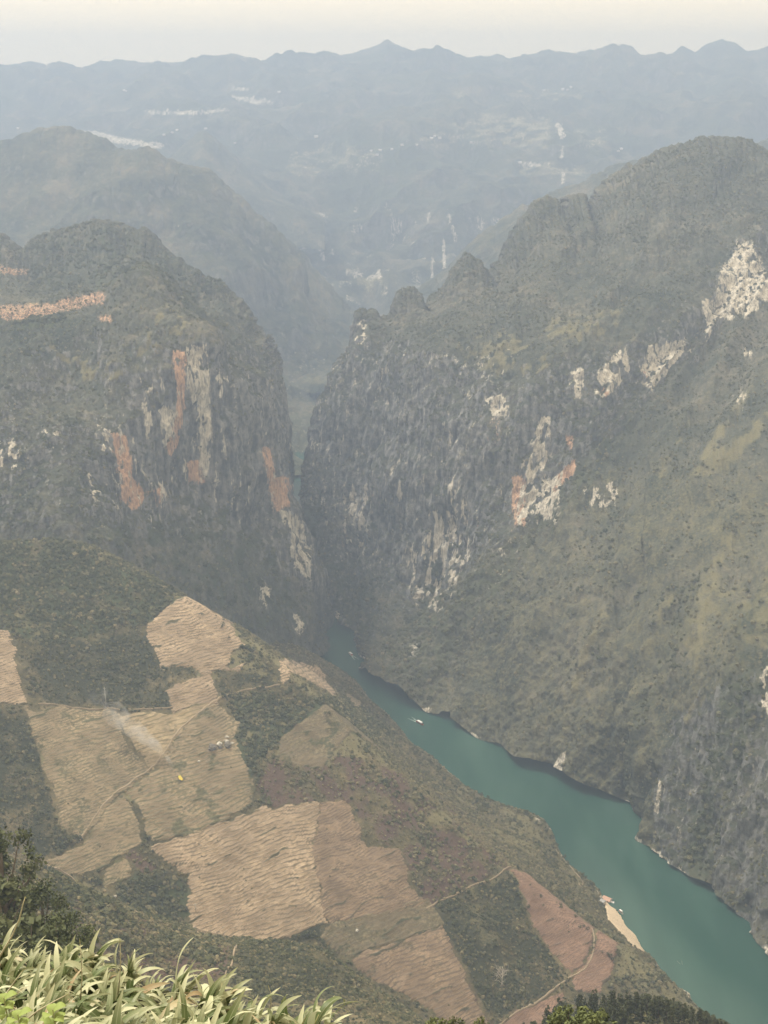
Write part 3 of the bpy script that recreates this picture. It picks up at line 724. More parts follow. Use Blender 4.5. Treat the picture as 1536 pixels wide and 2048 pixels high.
M_TAN = soil_mat("tan ploughed soil", (0.405, 0.318, 0.220), (0.14, 0.11, 0.07), (0.085, 0.080, 0.045), 0.25)
M_STRAW = soil_mat("straw stubble soil", (0.315, 0.252, 0.162), (0.115, 0.105, 0.062), (0.095, 0.095, 0.050), 0.55)
M_BROWN = soil_mat("brown soil", (0.275, 0.205, 0.138), (0.12, 0.09, 0.062), (0.08, 0.075, 0.045), 0.35)
M_RED = soil_mat("red brown soil", (0.27, 0.18, 0.13), (0.15, 0.10, 0.072), (0.09, 0.075, 0.05), 0.2)
M_OLIVE = soil_mat("olive fallow soil", (0.20, 0.165, 0.105), (0.12, 0.10, 0.065), (0.075, 0.078, 0.042), 0.6)
M_GOLD = soil_mat("golden dry grass", (0.37, 0.30, 0.19), (0.17, 0.14, 0.08), (0.12, 0.11, 0.06), 0.2)

CONT = np.array([.825, .564]); DOWN = np.array([.564, -.825])          # along the contour, down the fall line
FIELD_XY = []
def plot(name, poly, mat, label, pitch=1.75, amp=1.0, weedy=0.5, seed=0, lift=0.55, wob=3.2, step=(2.3, 0.52), kind='structure', rows=True, grow=1.05):
    cx = sum(p[0] for p in poly) / len(poly); cy = sum(p[1] for p in poly) / len(poly)
    W = hit([cx + (p[0] - cx) * grow for p in poly], [cy + (p[1] - cy) * grow for p in poly])
    a = W[:, :2] @ CONT; b = W[:, :2] @ DOWN
    poly_ab = list(zip(a, b)); FIELD_XY.append(poly_ab)
    ga = np.arange(a.min() - 4, a.max() + 4, step[0]); gb = np.arange(b.min() - 4, b.max() + 4, step[1])
    GA, GB = np.meshgrid(ga, gb)
    X = GA * CONT[0] + GB * DOWN[0]; Y = GA * CONT[1] + GB * DOWN[1]
    ja = wob * fbm(X / 14, Y / 14, 0 * X, 3, 201, 0.5); jb = wob * fbm(X / 14, Y / 14, 0 * X + 40, 3, 205, 0.5)
    ins = in_poly(GA + ja, GB + jb, poly_ab)
    Z = hill(X, Y)
    zb = hill(X, Y, False)
    ph = (zb + 1.1 * fbm(X / 70, Y / 70, 0 * X + seed, 2, 211) + 0.16 * noise3(X / 18, Y / 18, 0 * X, 214) + 0.12 * noise3(X / 6, Y / 6, 0 * X, 215)) / (0.86 * pitch)
    fr = ph - np.floor(ph)
    saw = np.where(fr < 0.62, fr / 0.62, (1 - fr) / 0.38)
    strength = amp * (0.35 + 0.65 * smooth(-0.5, 0.4, noise3(X / 30, Y / 12, 0 * X + seed, 217)))
    if not rows: strength = 0.3 * strength
    big = (zb + 3.5 * fbm(X / 60, Y / 60, 0 * X, 3, 221)) / (pitch * (4.2 + (seed * 37 % 5) * 0.5)); bf = big - np.floor(big)
    lw = 0.05 + 0.05 * noise3(X / 9, Y / 9, 0 * X, 225)
    ledge = smooth(0.98 - lw - 0.05, 0.98 - lw, bf) * smooth(1.0, 0.97, bf) * smooth(-0.15, 0.35, fbm(X / 26, Y / 26, 0 * X + seed, 3, 224))
    Z = Z + lift + 1.0 * strength * (saw - 0.35) + 0.5 * ledge
    cell = ins[:-1, :-1] & ins[1:, :-1] & ins[:-1, 1:] & ins[1:, 1:]
    used = np.zeros(ins.shape, int)
    for sl in ((slice(None, -1), slice(None, -1)), (slice(1, None), slice(None, -1)), (slice(None, -1), slice(1, None)), (slice(1, None), slice(1, None))):
        used[sl] += cell
    Z = np.where((used > 0) & (used < 4), Z - 1.4, Z)                    # the rim is dug into the slope
    idx = -np.ones(ins.shape, int); idx[used > 0] = np.arange((used > 0).sum())
    F4 = np.stack([idx[1:, :-1], idx[1:, 1:], idx[:-1, 1:], idx[:-1, :-1]], -1)[cell]
    u = used > 0
    V = np.stack([X[u], Y[u], Z[u]], -1)
    if len(F4) == 0: return None
    riser = (smooth(0.52, 0.64, fr) * smooth(1.0, 0.92, fr) * np.clip(0.25 + strength, 0, 1) * (0.35 + 0.65 * smooth(-0.35, 0.1, fbm(X / 12, Y / 5, 0 * X + seed, 2, 241))))[u]
    de = line_dist(GA + ja, GB + jb, poly_ab + poly_ab[:1])
    ledge = np.maximum(ledge, 0.95 * smooth(3.0, 0.0, de + 2.8 * noise3(X / 9, Y / 9, 0 * X, 235)) * (0.45 + 0.55 * (noise3(X / 30, Y / 30, 0 * X + seed, 236) > -0.15)))
    weed = np.maximum(ledge, weedy * smooth(0.15, 0.55, fbm(X / 20, Y / 20, 0 * X + seed, 4, 231)))[u]
    me = mesh_np(name, V, F4, mat, True, {'riser': riser, 'weedy': weed})
    return tag(link(name, me), label, None, None, kind)

plot("ploughed_field", [(368,1198),(398,1204),(432,1214),(470,1270),(497,1292),(465,1302),(455,1328),(512,1322),(470,1341),(428,1337),(430,1368),(442,1402),(345,1420),(330,1375),(398,1348),(384,1332),(322,1335),(290,1258),(330,1222)], M_TAN, "pale tan terraced field at the top of the spur", 1.9, 1.2, 0.3, 1)
plot("ploughed_field", [(556,1352),(600,1322),(622,1332),(648,1342),(672,1388),(652,1380),(620,1364),(570,1374)], M_TAN, "small bright tan field on the spur edge above the river", 1.8, 1.2, 0.2, 2)
plot("ploughed_field", [(-70,1250),(20,1258),(34,1300),(40,1335),(56,1402),(-70,1405)], M_TAN, "pinkish tan terraced field at the left edge", 1.5, 1.0, 0.4, 3)
plot("ploughed_field", [(44,1404),(62,1412),(84,1424),(132,1410),(240,1424),(250,1480),(300,1538),(232,1590),(168,1672),(120,1648),(92,1550),(62,1452)], M_STRAW, "greenish straw field left of the footpath", 1.6, 0.9, 0.6, 4)
plot("ploughed_field", [(232,1426),(345,1420),(442,1402),(372,1452),(332,1508),(302,1538),(262,1480)], M_GOLD, "golden triangular field above the footpath", 2.2, 0.6, 0.5, 5)
plot("ploughed_field", [(442,1405),(478,1450),(470,1480),(482,1500),(512,1590),(470,1622),(400,1660),(302,1676),(272,1602),(254,1582),(306,1542),(364,1458)], M_STRAW, "terraced straw field with dark boulders where the small fire burns", 2.0, 1.0, 0.7, 6)
plot("ploughed_field", [(250,1586),(284,1660),(286,1682),(232,1722),(130,1752),(92,1722),(166,1682),(206,1616)], M_STRAW, "narrow straw field below the lower footpath", 1.7, 0.9, 0.5, 7)
plot("ploughed_field", [(202,1736),(258,1716),(268,1746),(202,1782),(160,1774)], M_STRAW, "small straw plot beside the round green thicket", 1.7, 0.9, 0.4, 8)
plot("ploughed_field", [(300,1690),(400,1662),(520,1616),(640,1606),(625,1700),(650,1840),(560,1872),(400,1862),(372,1800),(380,1752),(330,1722)], M_TAN, "large wavy terraced tan field in the middle of the slope", 1.9, 1.35, 0.35, 9)
plot("ploughed_field", [(640,1606),(704,1606),(736,1690),(800,1690),(822,1762),(850,1808),(650,1840),(625,1700)], M_BROWN, "brown ploughed field with stepped corner", 1.5, 0.7, 0.3, 10)
plot("ploughed_field", [(652,1842),(852,1792),(886,1846),(690,1912),(660,1890),(640,1870)], M_OLIVE, "olive fallow field banded by dark ledges", 2.3, 0.8, 0.6, 11)
plot("ploughed_field", [(692,1915),(886,1850),(978,2046),(905,2056),(830,2000),(740,1960)], M_BROWN, "rough brown field on the lower slope", 1.8, 0.8, 0.6, 12)
plot("ploughed_field", [(1022,1742),(1050,1746),(1100,1785),(1188,1856),(1182,1905),(1140,1952),(1066,1852)], M_RED, "long red-brown field beside the spur crest", 1.2, 0.7, 0.35, 13)
plot("ploughed_field", [(1190,1858),(1240,1892),(1226,1950),(1200,1985),(1150,1985),(1142,1956),(1186,1905)], M_RED, "small reddish field beyond the curved path", 1.0, 0.9, 0.15, 14)
plot("ploughed_field", [(996,2050),(1090,1996),(1130,1976),(1110,2030),(1060,2070)], M_RED, "reddish strip below the curved path", 1.2, 0.7, 0.3, 15)
plot("ploughed_field", [(562,1472),(720,1466),(772,1512),(640,1536),(560,1522)], M_OLIVE, "dull brown fallow plot near the spur crest", 1.6, 0.7, 0.7, 16)
plot("ploughed_field", [(690,1382),(712,1396),(726,1404),(716,1418),(700,1404)], M_STRAW, "tiny pale plot at the edge of the brush", 1.4, 0.8, 0.2, 17, wob=0.8)
plot("sandy_bank", [(1206,1800),(1222,1798),(1240,1826),(1262,1850),(1284,1888),(1296,1908),(1262,1890),(1236,1862),(1212,1836)], plain("pale sand", (0.56, 0.46, 0.33), 0.9, 0.2, 0.2), "pale sandy landing bank at the water's edge", 2.0, 0.3, 0.0, 18, wob=1.2, grow=1.0)

# ------------------------------------------------------------------ footpaths: worn ribbons laid on the slope
M_PATH = plain("worn path", (0.30, 0.245, 0.17), 0.95, 0.2, 0.3)
def path(pts, width, label, name="footpath", mat=None, lift=0.95):
    W = hit([p[0] for p in pts], [p[1] for p in pts])[:, :2]
    s = np.concatenate([[0], np.cumsum(np.linalg.norm(np.diff(W, axis=0), axis=1))])
    n = max(8, int(s[-1] / 2.5)); t = np.linspace(0, s[-1], n)
    X = np.interp(t, s, W[:, 0]); Y = np.interp(t, s, W[:, 1])
    k = np.array([1, 2, 3, 2, 1.]) / 9
    sm = lambda v: np.concatenate([v[:2], np.convolve(v, k, 'valid'), v[-2:]])
    for _ in range(3): X, Y = sm(X), sm(Y)
    X = X + 0.6 * noise3(t / 9, 0 * t, 0 * t, 3); Y = Y + 0.6 * noise3(t / 9, 0 * t + 5, 0 * t, 4)
    dx, dy = np.gradient(X), np.gradient(Y); l = np.hypot(dx, dy); nx, ny = -dy / l, dx / l
    w = 0.62 * width * (0.9 + 0.9 * noise3(t / 10, 0 * t, 0 * t, 9))
    rows = []
    for o, dz in ((-0.62, -1.2), (-0.5, 0.0), (0, 0.06), (0.5, 0.0), (0.62, -1.2)):
        x, y = X + nx * o * w, Y + ny * o * w
        rows.append(np.stack([x, y, hill(x, y) + lift + dz], -1))
    G = np.stack(rows, 1)
    return tag(link(name, mesh_np(name, G.reshape(-1, 3), grid_faces(*G.shape[:2])[:, ::-1], mat or M_PATH)), label, None, None, 'structure')
path([(160,1682),(182,1645),(205,1612),(232,1585),(268,1560),(305,1535),(330,1505),(350,1470),(372,1448),(405,1420),(440,1396)], 1.9, "pale footpath climbing between the straw fields")
path([(440,1396),(470,1385),(520,1374),(560,1370)], 1.0, "faint upper footpath through the brush")
path([(76,1408),(130,1412),(240,1420),(345,1416)], 0.9, "grassy track under the dark thicket")
path([(852,1818),(900,1795),(950,1768),(1000,1750),(1035,1738)], 1.3, "thin path to the top of the red field")
path([(985,2062),(1020,2035),(1060,2012),(1100,1985),(1130,1960),(1165,1946),(1185,1915),(1190,1880),(1184,1858)], 1.9, "curved pale path around the red field")
path([(478,1886),(468,1905),(464,1930),(448,1955),(440,1985)], 1.6, "pale track zigzagging down the nearest brush slope")
path([(90,1728),(160,1768),(240,1812),(330,1852),(372,1864)], 1.2, "grassy ridge path along the nearest spur")
path([(1150,1745),(1166,1762),(1168,1770),(1160,1775),(1158,1768)], 1.6, "hairpin bend of a pale riverside track")
path([(1112,1700),(1130,1722),(1150,1745)], 1.1, "riverside track above the water")

# ------------------------------------------------------------------ brush cover: thousands of small bushes, instanced
def brush_mat(name, a, b, c):
    m = NT(name)
    tint = m.attr('tint', 'INSTANCER', 2)
    col = m.mix(m.ramp(tint, 0.0, 0.55), a, b)
    col = m.mix(m.ramp(tint, 0.5, 1.0), col, c)
    nz = m.noise(m.pos(), 1.1, 2)
    col = m.mix(nz, m.mix(0.35, col, (0.01, 0.012, 0.008)), m.mix(0.12, col, (0.4, 0.4, 0.2)))
    return m.finish(col, 0.95, spec=0.05)
M_BRUSH = brush_mat("brush leaves", (0.046, 0.055, 0.028), (0.112, 0.114, 0.062), (0.25, 0.215, 0.13))

def bush_nodes(name, mat, squash):
    ng = bpy.data.node_groups.new(name, 'GeometryNodeTree')
    ng.interface.new_socket("Geometry", in_out='INPUT', socket_type='NodeSocketGeometry')
    ng.interface.new_socket("Geometry", in_out='OUTPUT', socket_type='NodeSocketGeometry')
    N = ng.nodes; L = ng.links
    gi = N.new('NodeGroupInput'); go = N.new('NodeGroupOutput')
    g2i = N.new('GeometryNodeGeometryToInstance')
    for k in range(4):
        ico = N.new('GeometryNodeMeshIcoSphere'); ico.inputs['Radius'].default_value = 0.5; ico.inputs['Subdivisions'].default_value = 3
        nz = N.new('ShaderNodeTexNoise'); nz.noise_dimensions = '4D'; nz.inputs['W'].default_value = 3.7 * k; nz.inputs['Scale'].default_value = 2.6; nz.inputs['Detail'].default_value = 3.0; nz.inputs['Roughness'].default_value = 0.7
        sub = N.new('ShaderNodeVectorMath'); sub.operation = 'SUBTRACT'; sub.inputs[1].default_value = (0.5, 0.5, 0.45)
        sc = N.new('ShaderNodeVectorMath'); sc.operation = 'MULTIPLY'; sc.inputs[1].default_value = (1.5, 1.5, 1.5 * squash)
        sp = N.new('GeometryNodeSetPosition'); sm = N.new('GeometryNodeSetMaterial'); sm.inputs['Material'].default_value = mat
        L.new(nz.outputs['Color'], sub.inputs[0]); L.new(sub.outputs[0], sc.inputs[0])
        L.new(ico.outputs['Mesh'], sp.inputs['Geometry']); L.new(sc.outputs[0], sp.inputs['Offset'])
        L.new(sp.outputs[0], sm.inputs['Geometry']); L.new(sm.outputs[0], g2i.inputs[0])
    inst = N.new('GeometryNodeInstanceOnPoints'); inst.inputs['Pick Instance'].default_value = True
    ri = N.new('FunctionNodeRandomValue'); ri.data_type = 'INT'
    ri.inputs[4].default_value = 0; ri.inputs[5].default_value = 3
    rot = N.new('FunctionNodeRandomValue'); rot.data_type = 'FLOAT_VECTOR'; rot.inputs[0].default_value = (-0.2, -0.2, 0); rot.inputs[1].default_value = (0.2, 0.2, 6.28)
    na = N.new('GeometryNodeInputNamedAttribute'); na.data_type = 'FLOAT'; na.inputs[0].default_value = 'size'
    L.new(gi.outputs[0], inst.inputs['Points']); L.new(g2i.outputs[0], inst.inputs['Instance'])
    L.new(ri.outputs[2], inst.inputs['Instance Index']); L.new(rot.outputs[0], inst.inputs['Rotation']); L.new(na.outputs[0], inst.inputs['Scale'])
    L.new(inst.outputs[0], go.inputs[0])
    return ng
BUSH_NG = bush_nodes("bush cover", M_BRUSH, 0.8)

def scatter(name, P, size, tint, label):
    me = bpy.data.meshes.new(name); me.vertices.add(len(P)); me.vertices.foreach_set('co', np.asarray(P, np.float32).ravel())
    me.attributes.new('size', 'FLOAT', 'POINT').data.foreach_set('value', np.asarray(size, np.float32))
    me.attributes.new('tint', 'FLOAT', 'POINT').data.foreach_set('value', np.asarray(tint, np.float32))
    me.update()
    o = link(name, me); md = o.modifiers.new("cover", 'NODES'); md.node_group = BUSH_NG
    return tag(o, label, None, None, 'stuff')

def on_grid(G, n, rows, seed):
    """n random spots on the loft, even by surface area, with the slope's steepness"""
    r = np.random.default_rng(seed)
    g = G[:rows]
    a = np.cross(g[1:, :-1] - g[:-1, :-1], g[:-1, 1:] - g[:-1, :-1])
    area = np.linalg.norm(a, axis=-1); p = area.ravel() / area.sum()
    i = r.choice(len(p), n, p=p); iv, iu = np.divmod(i, area.shape[1])
    fu, fv = r.random(n)[:, None], r.random(n)[:, None]
    P = (g[iv, iu] * (1 - fu) + g[iv, iu + 1] * fu) * (1 - fv) + (g[iv + 1, iu] * (1 - fu) + g[iv + 1, iu + 1] * fu) * fv
    steep = 1 - np.abs(a[iv, iu, 2]) / np.maximum(area[iv, iu], 1e-6)
    return P, steep

def cover(G, rows, n, lo, hi, seed, masks, cliffs=0.25):
    P, st = on_grid(G, n, rows, seed)
    px, py = project(P)
    mk, mk2 = masks(px, py, P)
    cl = fbm(P[:, 0] / 45, P[:, 1] / 45, P[:, 2] / 45, 3, seed + 1)
    prob = (1 - smooth(0.35, 0.75, st) * (1 - cliffs)) * smooth(-0.9, 0.1, cl + mk2[:, 1] * 0.8 - mk[:, 2] * 0.7) * (1 - 0.65 * mk[:, 2]) * (1 - 0.9 * mk[:, 0]) * (1 - 0.95 * mk[:, 1])
    r = np.random.default_rng(seed + 7)
    ok = (r.random(n) < prob) & (px > -120) & (px < 1660) & (py < 2120) & (P[:, 2] > 4.5)
    P, cl, mk, mk2 = P[ok], cl[ok], mk[ok], mk2[ok]
    size = (lo + (hi - lo) * r.random(len(P)) ** 2.2) * (0.75 + 1.2 * mk2[:, 1] + 0.35 * np.clip(cl, -0.5, 0.8))
    tint = np.clip(0.50 - 0.44 * mk2[:, 1] + 0.46 * mk[:, 2] - 0.34 * cl + 0.20 * r.standard_normal(len(P)), 0, 1)
    P = P + np.array([0, 0, 0.12]) * size[:, None]
    return P, size, tint

scatter("shrub_cover", *cover(D_G, D_RR, 95000, 1.6, 4.6, 301, d_masks), "grey green scrub covering the right mountain")
scatter("shrub_cover", *cover(C_G, C_RR, 52000, 1.6, 4.6, 311, c_masks), "dull green scrub covering the left massif")

def hill_cover(n, seed):
    r = np.random.default_rng(seed)
    Y = 150 + (1720 - 150) * r.random(n) ** 0.9; X = (-0.44 + 0.80 * r.random(n)) * (Y + 90)
    P = np.stack([X, Y, hill(X, Y)], -1)
    px, py = project(P)
    ok = (px > -260) & (px < 1640) & (py < 2110) & (py > 850) & (P[:, 2] > 0.8)
    a, b = X * CONT[0] + Y * CONT[1], X * DOWN[0] + Y * DOWN[1]
    infield = np.zeros(n, bool)
    for poly in FIELD_XY: infield |= in_poly(a, b, poly)
    cl = fbm(X / 24, Y / 24, 0 * X, 4, seed + 1)
    dk = paint(px, py, DARK, 8, 113); gr = paint(px, py, GREEN, 10, 116); rd = paint(px, py, RED, 10, 119)
    strip = (STRIP(X, Y) < face_plane(X, Y) - 4)
    prob = 0.50 + 0.45 * smooth(-0.3, 0.5, cl) + 0.3 * np.maximum(dk, gr)
    prob = np.where(infield, 0.006, prob)
    prob = np.where(infield & (cl > 0.6), 0.10, prob)
    ok &= r.random(n) < prob
    tint = np.clip(0.50 - 0.22 * gr - 0.14 * dk + 0.22 * rd - 0.26 * cl + 0.16 * strip + 0.30 * r.standard_normal(n), 0, 1)
    size = (0.9 + 3.0 * r.random(n) ** 2.2 + 2.6 * gr * r.random(n)) * (0.8 + 0.5 * np.clip(cl, -0.4, 0.9))
    size = np.where(infield, 0.8 + 0.9 * r.random(n), size)
    return P[ok] + np.array([0, 0, 0.1]), size[ok], tint[ok]
scatter("shrub_cover", *hill_cover(290000, 331), "low mixed brush covering the near hillside")
# ------------------------------------------------------------------ trees
M_BARK = plain("tree bark", (0.13, 0.105, 0.08), 0.95, 0.3, 4.0)
M_PALEBARK = plain("pale bare wood", (0.42, 0.38, 0.32), 0.9, 0.2, 2.0)
def leaf_mat(name, lo, hi, scale=0.35):
    m = NT(name)
    ob = m.n('ShaderNodeObjectInfo').outputs['Random']
    nz = m.noise(m.n('ShaderNodeTexCoord').outputs['Object'], scale, 3, 0.6)
    c = m.mix(m.ramp(nz, 0.3, 0.7), lo, hi)
    c = m.mix(m.math('MULTIPLY', ob, 0.5), c, tuple(0.6 * x for x in lo))
    return m.finish(c, 0.7, spec=0.25)
M_PINE = leaf_mat("pine needles", (0.040, 0.050, 0.022), (0.085, 0.095, 0.042))
M_BROAD = leaf_mat("dark broad leaves", (0.040, 0.055, 0.018), (0.105, 0.125, 0.045))
M_BRIGHT = leaf_mat("bright young leaves", (0.065, 0.085, 0.03), (0.155, 0.185, 0.065))
M_SHORE = leaf_mat("riverside leaves", (0.055, 0.072, 0.030), (0.125, 0.140, 0.062))

def leaf_cloud(centres, radii, n, size, r, outward=0.6):
    """leaf-sized quads spread through a cluster of puffs"""
    V, Fs = [], []
    w = np.array(radii) ** 2; w /= w.sum()
    for k in r.choice(len(centres), n, p=w):
        d = r.standard_normal(3); d /= np.linalg.norm(d)
        p = np.array(centres[k]) + d * radii[k] * (r.random() ** 0.45)
        nrm = d * outward + 0.6 * r.standard_normal(3) + np.array([0, 0, 0.35]); nrm /= np.linalg.norm(nrm)
        a = np.cross(nrm, r.standard_normal(3)); a /= np.linalg.norm(a); b = np.cross(nrm, a)
        s = size * (0.6 + 0.8 * r.random()); o = len(V)
        V += [p - a * s * .5, p + b * s * .32 - a * .05 * s, p + a * s * .5, p - b * s * .32 + a * .05 * s]
        Fs.append((o, o + 1, o + 2, o + 3))
    return V, Fs

def broad_proto(name, h, w, seed, mat, n=1100, size=0.42, puffs=22):
    r = np.random.default_rng(seed)
    tr = MB(); top = np.array([0.05 * h * r.standard_normal(), 0.05 * h * r.standard_normal(), 0.62 * h])
    tr.tube([(0, 0, -0.6), (0.02 * h, 0, 0.25 * h), tuple(top)], [0.028 * h, 0.020 * h, 0.010 * h], 7)
    C, R = [], []
    for i in range(puffs):
        a = r.random() * 6.283; q = r.random(); z = 0.32 * h + 0.62 * h * r.random()
        rad = w * 0.5 * math.sin(math.pi * min(0.97, max(0.08, (z - 0.22 * h) / (0.80 * h)))) * (0.35 + 0.65 * math.sqrt(q))
        c = (math.cos(a) * rad, math.sin(a) * rad, z); C.append(c); R.append(w * (0.10 + 0.10 * r.random()))
        if i % 2 == 0:
            s = 0.25 + 0.35 * r.random(); base = (top[0] * s, top[1] * s, 0.62 * h * s + 0.06 * h)
            tr.tube([base, tuple((np.array(base) + np.array(c)) / 2 + np.array([0, 0, 0.03 * h])), c], [0.010 * h, 0.006 * h, 0.002 * h], 5)
    V, Fs = leaf_cloud(C, R, n, size, r)
    cr = MB().add(V, Fs)
    return tr.mesh(name + " trunk", M_BARK, True), cr.mesh(name + " crown", mat)

def pine_proto(name, h, seed, n_tiers=11):
    r = np.random.default_rng(seed)
    tr = MB(); lean = r.standard_normal(2) * 0.012 * h
    tr.tube([(0, 0, -0.6), (lean[0] * .5, lean[1] * .5, h * .5), (lean[0], lean[1], h * 0.98)], [0.016 * h, 0.011 * h, 0.003 * h], 6)
    C, R = [], []
    for i in range(n_tiers):
        z = h * (0.30 + 0.68 * i / (n_tiers - 1)); spread = h * 0.17 * (1 - (i / n_tiers) ** 1.6) * (0.75 + 0.5 * r.random()) + 0.02 * h
        for k in range(4 if i < n_tiers - 2 else 2):
            a = r.random() * 6.283; q = spread * (0.55 + 0.5 * r.random())
            tip = (math.cos(a) * q + lean[0] * z / h, math.sin(a) * q + lean[1] * z / h, z + 0.02 * h * r.standard_normal())
            tr.tube([(lean[0] * z / h, lean[1] * z / h, z - 0.02 * h), tip], [0.004 * h, 0.0015 * h], 4)
            for f in (0.55, 1.0):
                C.append((tip[0] * f, tip[1] * f, tip[2])); R.append(h * (0.030 + 0.022 * r.random()))
    C.append((lean[0], lean[1], h)); R.append(0.028 * h)
    V, Fs = leaf_cloud(C, R, 620, 0.055 * h, r, 0.3)
    return tr.mesh(name + " trunk", M_BARK, True), MB().add(V, Fs).mesh(name + " crown", M_PINE)

def plant_tree(name, protos, k, loc, scale, rz, label, category, group):
    t = link(name, None, None, loc); t.empty_display_size = 0.5
    t.rotation_euler = (0, 0, rz); t.scale = (scale[0], scale[0], scale[1])
    tag(t, label, category, group)
    link("trunk", protos[k][0], t); link("crown", protos[k][1], t)
    return t

PINES = [pine_proto("pine", 12.0, 401 + i) for i in range(6)]
OUT_X = [960, 985, 1020, 1050, 1075, 1100, 1150, 1200, 1250, 1300, 1350, 1400, 1450, 1480]
OUT_Y = [2060, 2046, 2032, 2008, 1988, 1972, 1972, 1982, 1984, 1990, 2004, 2020, 2046, 2066]
r = np.random.default_rng(410); n_pines = 0
for tries in range(9000):
    if n_pines >= 230: break
    Y = 400 + 170 * r.random(); px = 965 + 520 * r.random()
    x, dy, dz = rays(px, 2040.0); X = x * Y / dy
    z = float(hill(np.array([X]), np.array([Y]))[0])
    bx, by = project(np.array([X, Y, z])); limit = np.interp(bx, OUT_X, OUT_Y)
    dist = math.sqrt(X * X + Y * Y + (HCAM - z) ** 2)
    h = 10 + 6.5 * r.random()
    top = project(np.array([X, Y, z + h]))[1]
    if top < limit + 7 * r.random() ** 2 - 3:
        h *= (by - limit) / max(1.0, by - top); top = limit
        if h < 6.5: continue
    if top > 2075: continue
    n_pines += 1
    side = ["at the left end of", "left of the middle of", "right of the middle of", "at the thin right end of"][min(3, int((bx - 985) / 125))] if bx > 985 else "at the left end of"
    front = "taller front rows" if Y < 460 else "middle rows" if Y < 520 else "back rows"
    plant_tree("pine_tree", PINES, int(r.integers(6)), (X, Y, z), (0.85 + 0.4 * r.random(), h / 12.0), r.random() * 6.28,
               "dark pine in the " + front + " " + side + " the stand", "pine tree", "pines of the dark stand at the bottom right")

def by_pixels(px, base_y, top_y, ground=True):
    """a tree's foot on the hillside and its height from the photo rows of its foot and top"""
    p = hit(px, base_y)[0]
    t = np.linalg.norm(p - np.array([0, 0, HCAM]))
    return p, (base_y - top_y) * t / F / math.cos(PITCH * 0.6)

TALL = [broad_proto("tall tree", 22.0, 9.0, 425 + i, M_SHORE, 2600, 0.6, 40) for i in range(3)]
BIG = [broad_proto("broadleaf", 22.0, 12.0, 430 + i, M_BROAD, 4200, 0.55, 46) for i in range(3)]
LIGHT = [broad_proto("light tree", 10.0, 5.5, 440 + i, M_SHORE, 900, 0.5, 20) for i in range(3)]
BRIGHTS = [broad_proto("bright tree", 17.0, 5.0, 450 + i, M_BRIGHT, 3000, 0.36, 30) for i in range(3)]
for (px, ty, Y, w, protos, label) in [
    (6, 1640, 265, 22.0, TALL, "tall light green tree at the left edge, highest of its group"),
    (2, 1762, 235, 10.0, LIGHT, "olive green tree at the left edge under the tallest tree"),
    (84, 1772, 250, 22.0, BIG, "big dark broadleaf tree with a round crown above the grass"),
    (122, 1828, 240, 22.0, BIG, "dark tree at the right side of the left group"),
    (52, 1842, 200, 10.0, LIGHT, "short light green tree in front of the big dark tree"),
    (20, 1880, 190, 22.0, BIG, "low dark tree hidden behind the grass at the left edge"),
    (96, 1862, 205, 22.0, BIG, "low dark tree just above the grass tips"),
]:
    p = at_dist(px, ty, Y); gz = float(hill(np.array([p[0]]), np.array([p[1]]))[0]); hh = p[2] - gz
    plant_tree("broadleaf_tree", protos, int(abs(px) * 7) % 3, (p[0], p[1], gz), (hh / (0.96 * w) * 0.9, hh / (0.96 * w)), px * 0.7, label, "tree", "trees at the left edge above the grass")
for (px, ty, Y, h, w, label) in [
    (1130, 2018, 118, 17, 0.95, "bright yellow-green treetop in front of the pines, leftmost of three"),
    (1172, 2026, 112, 17, 1.05, "bright yellow-green treetop in front of the pines, between two others"),
    (1206, 2024, 120, 17, 0.95, "bright yellow-green treetop in front of the pines, rightmost of three"),
    (912, 2034, 125, 17, 0.8, "bright green treetop at the bottom frame edge left of the pines"),
    (872, 2041, 110, 17, 0.8, "lowest bright green treetop peeping over the bottom edge"),
    (960, 2038, 130, 17, 0.8, "small bright green treetop beside the pine stand"),
]:
    p = at_dist(px, ty, Y); gz = float(hill(np.array([p[0]]), np.array([p[1]]))[0]); hh = p[2] - gz
    plant_tree("broadleaf_tree", BRIGHTS, px % 3, (p[0], p[1], gz), (w, hh / 16.3), px, label, "tree", "bright treetops at the bottom edge")

SHORE = [broad_proto("shore tree", 6.0, 4.6, 460 + i, M_SHORE, 420, 0.6, 14) for i in range(5)]
r = np.random.default_rng(470)
ex = [e[0] for e in EDGE]; ey = [e[1] for e in EDGE]
n_sh = 0
for i in range(120):
    px = 668 + (1330 - 668) * r.random() ** 0.9
    py = float(np.interp(px, ex, ey)) + 3 + 26 * r.random() ** 1.5
    if 1190 < px < 1300: continue
    p = hit(px, py)[0]
    if p[2] < 0.5 or p[1] > 1600: continue
    s = 0.55 + 0.6 * r.random()
    where = ["river narrows", "middle bend of the river", "wide lower reach"][0 if px < 850 else 1 if px < 1080 else 2]
    plant_tree("shore_tree", SHORE, int(r.integers(5)), tuple(p), (s * (0.9 + 0.3 * r.random()), s), r.random() * 6.28,
               "small bushy green tree on the spur edge above the " + where, "tree", "small trees along the spur edge by the " + where)
for i in range(90):
    px = 400 + 840 * r.random(); base = [c for c in CREST if c[0] >= 380]
    py = float(np.interp(px, [c[0] for c in base], [c[1] for c in base])) + r.normal() * 26 + 10
    p = hit(px, py)[0]
    if p[1] > 1450: continue
    s = 0.35 + 0.4 * r.random()
    plant_tree("hill_tree", SHORE, int(r.integers(5)), tuple(p), (s * 1.1, s), r.random() * 6.28,
               "small dark shrub-like tree on the spur crest " + ("above the tan top field" if px < 520 else "beside the small bright field" if px < 700 else "beside the dull fallow plot" if px < 900 else "above the brown brush" if px < 1040 else "beside the long red field"), "tree", "small trees dotted along the spur crest")

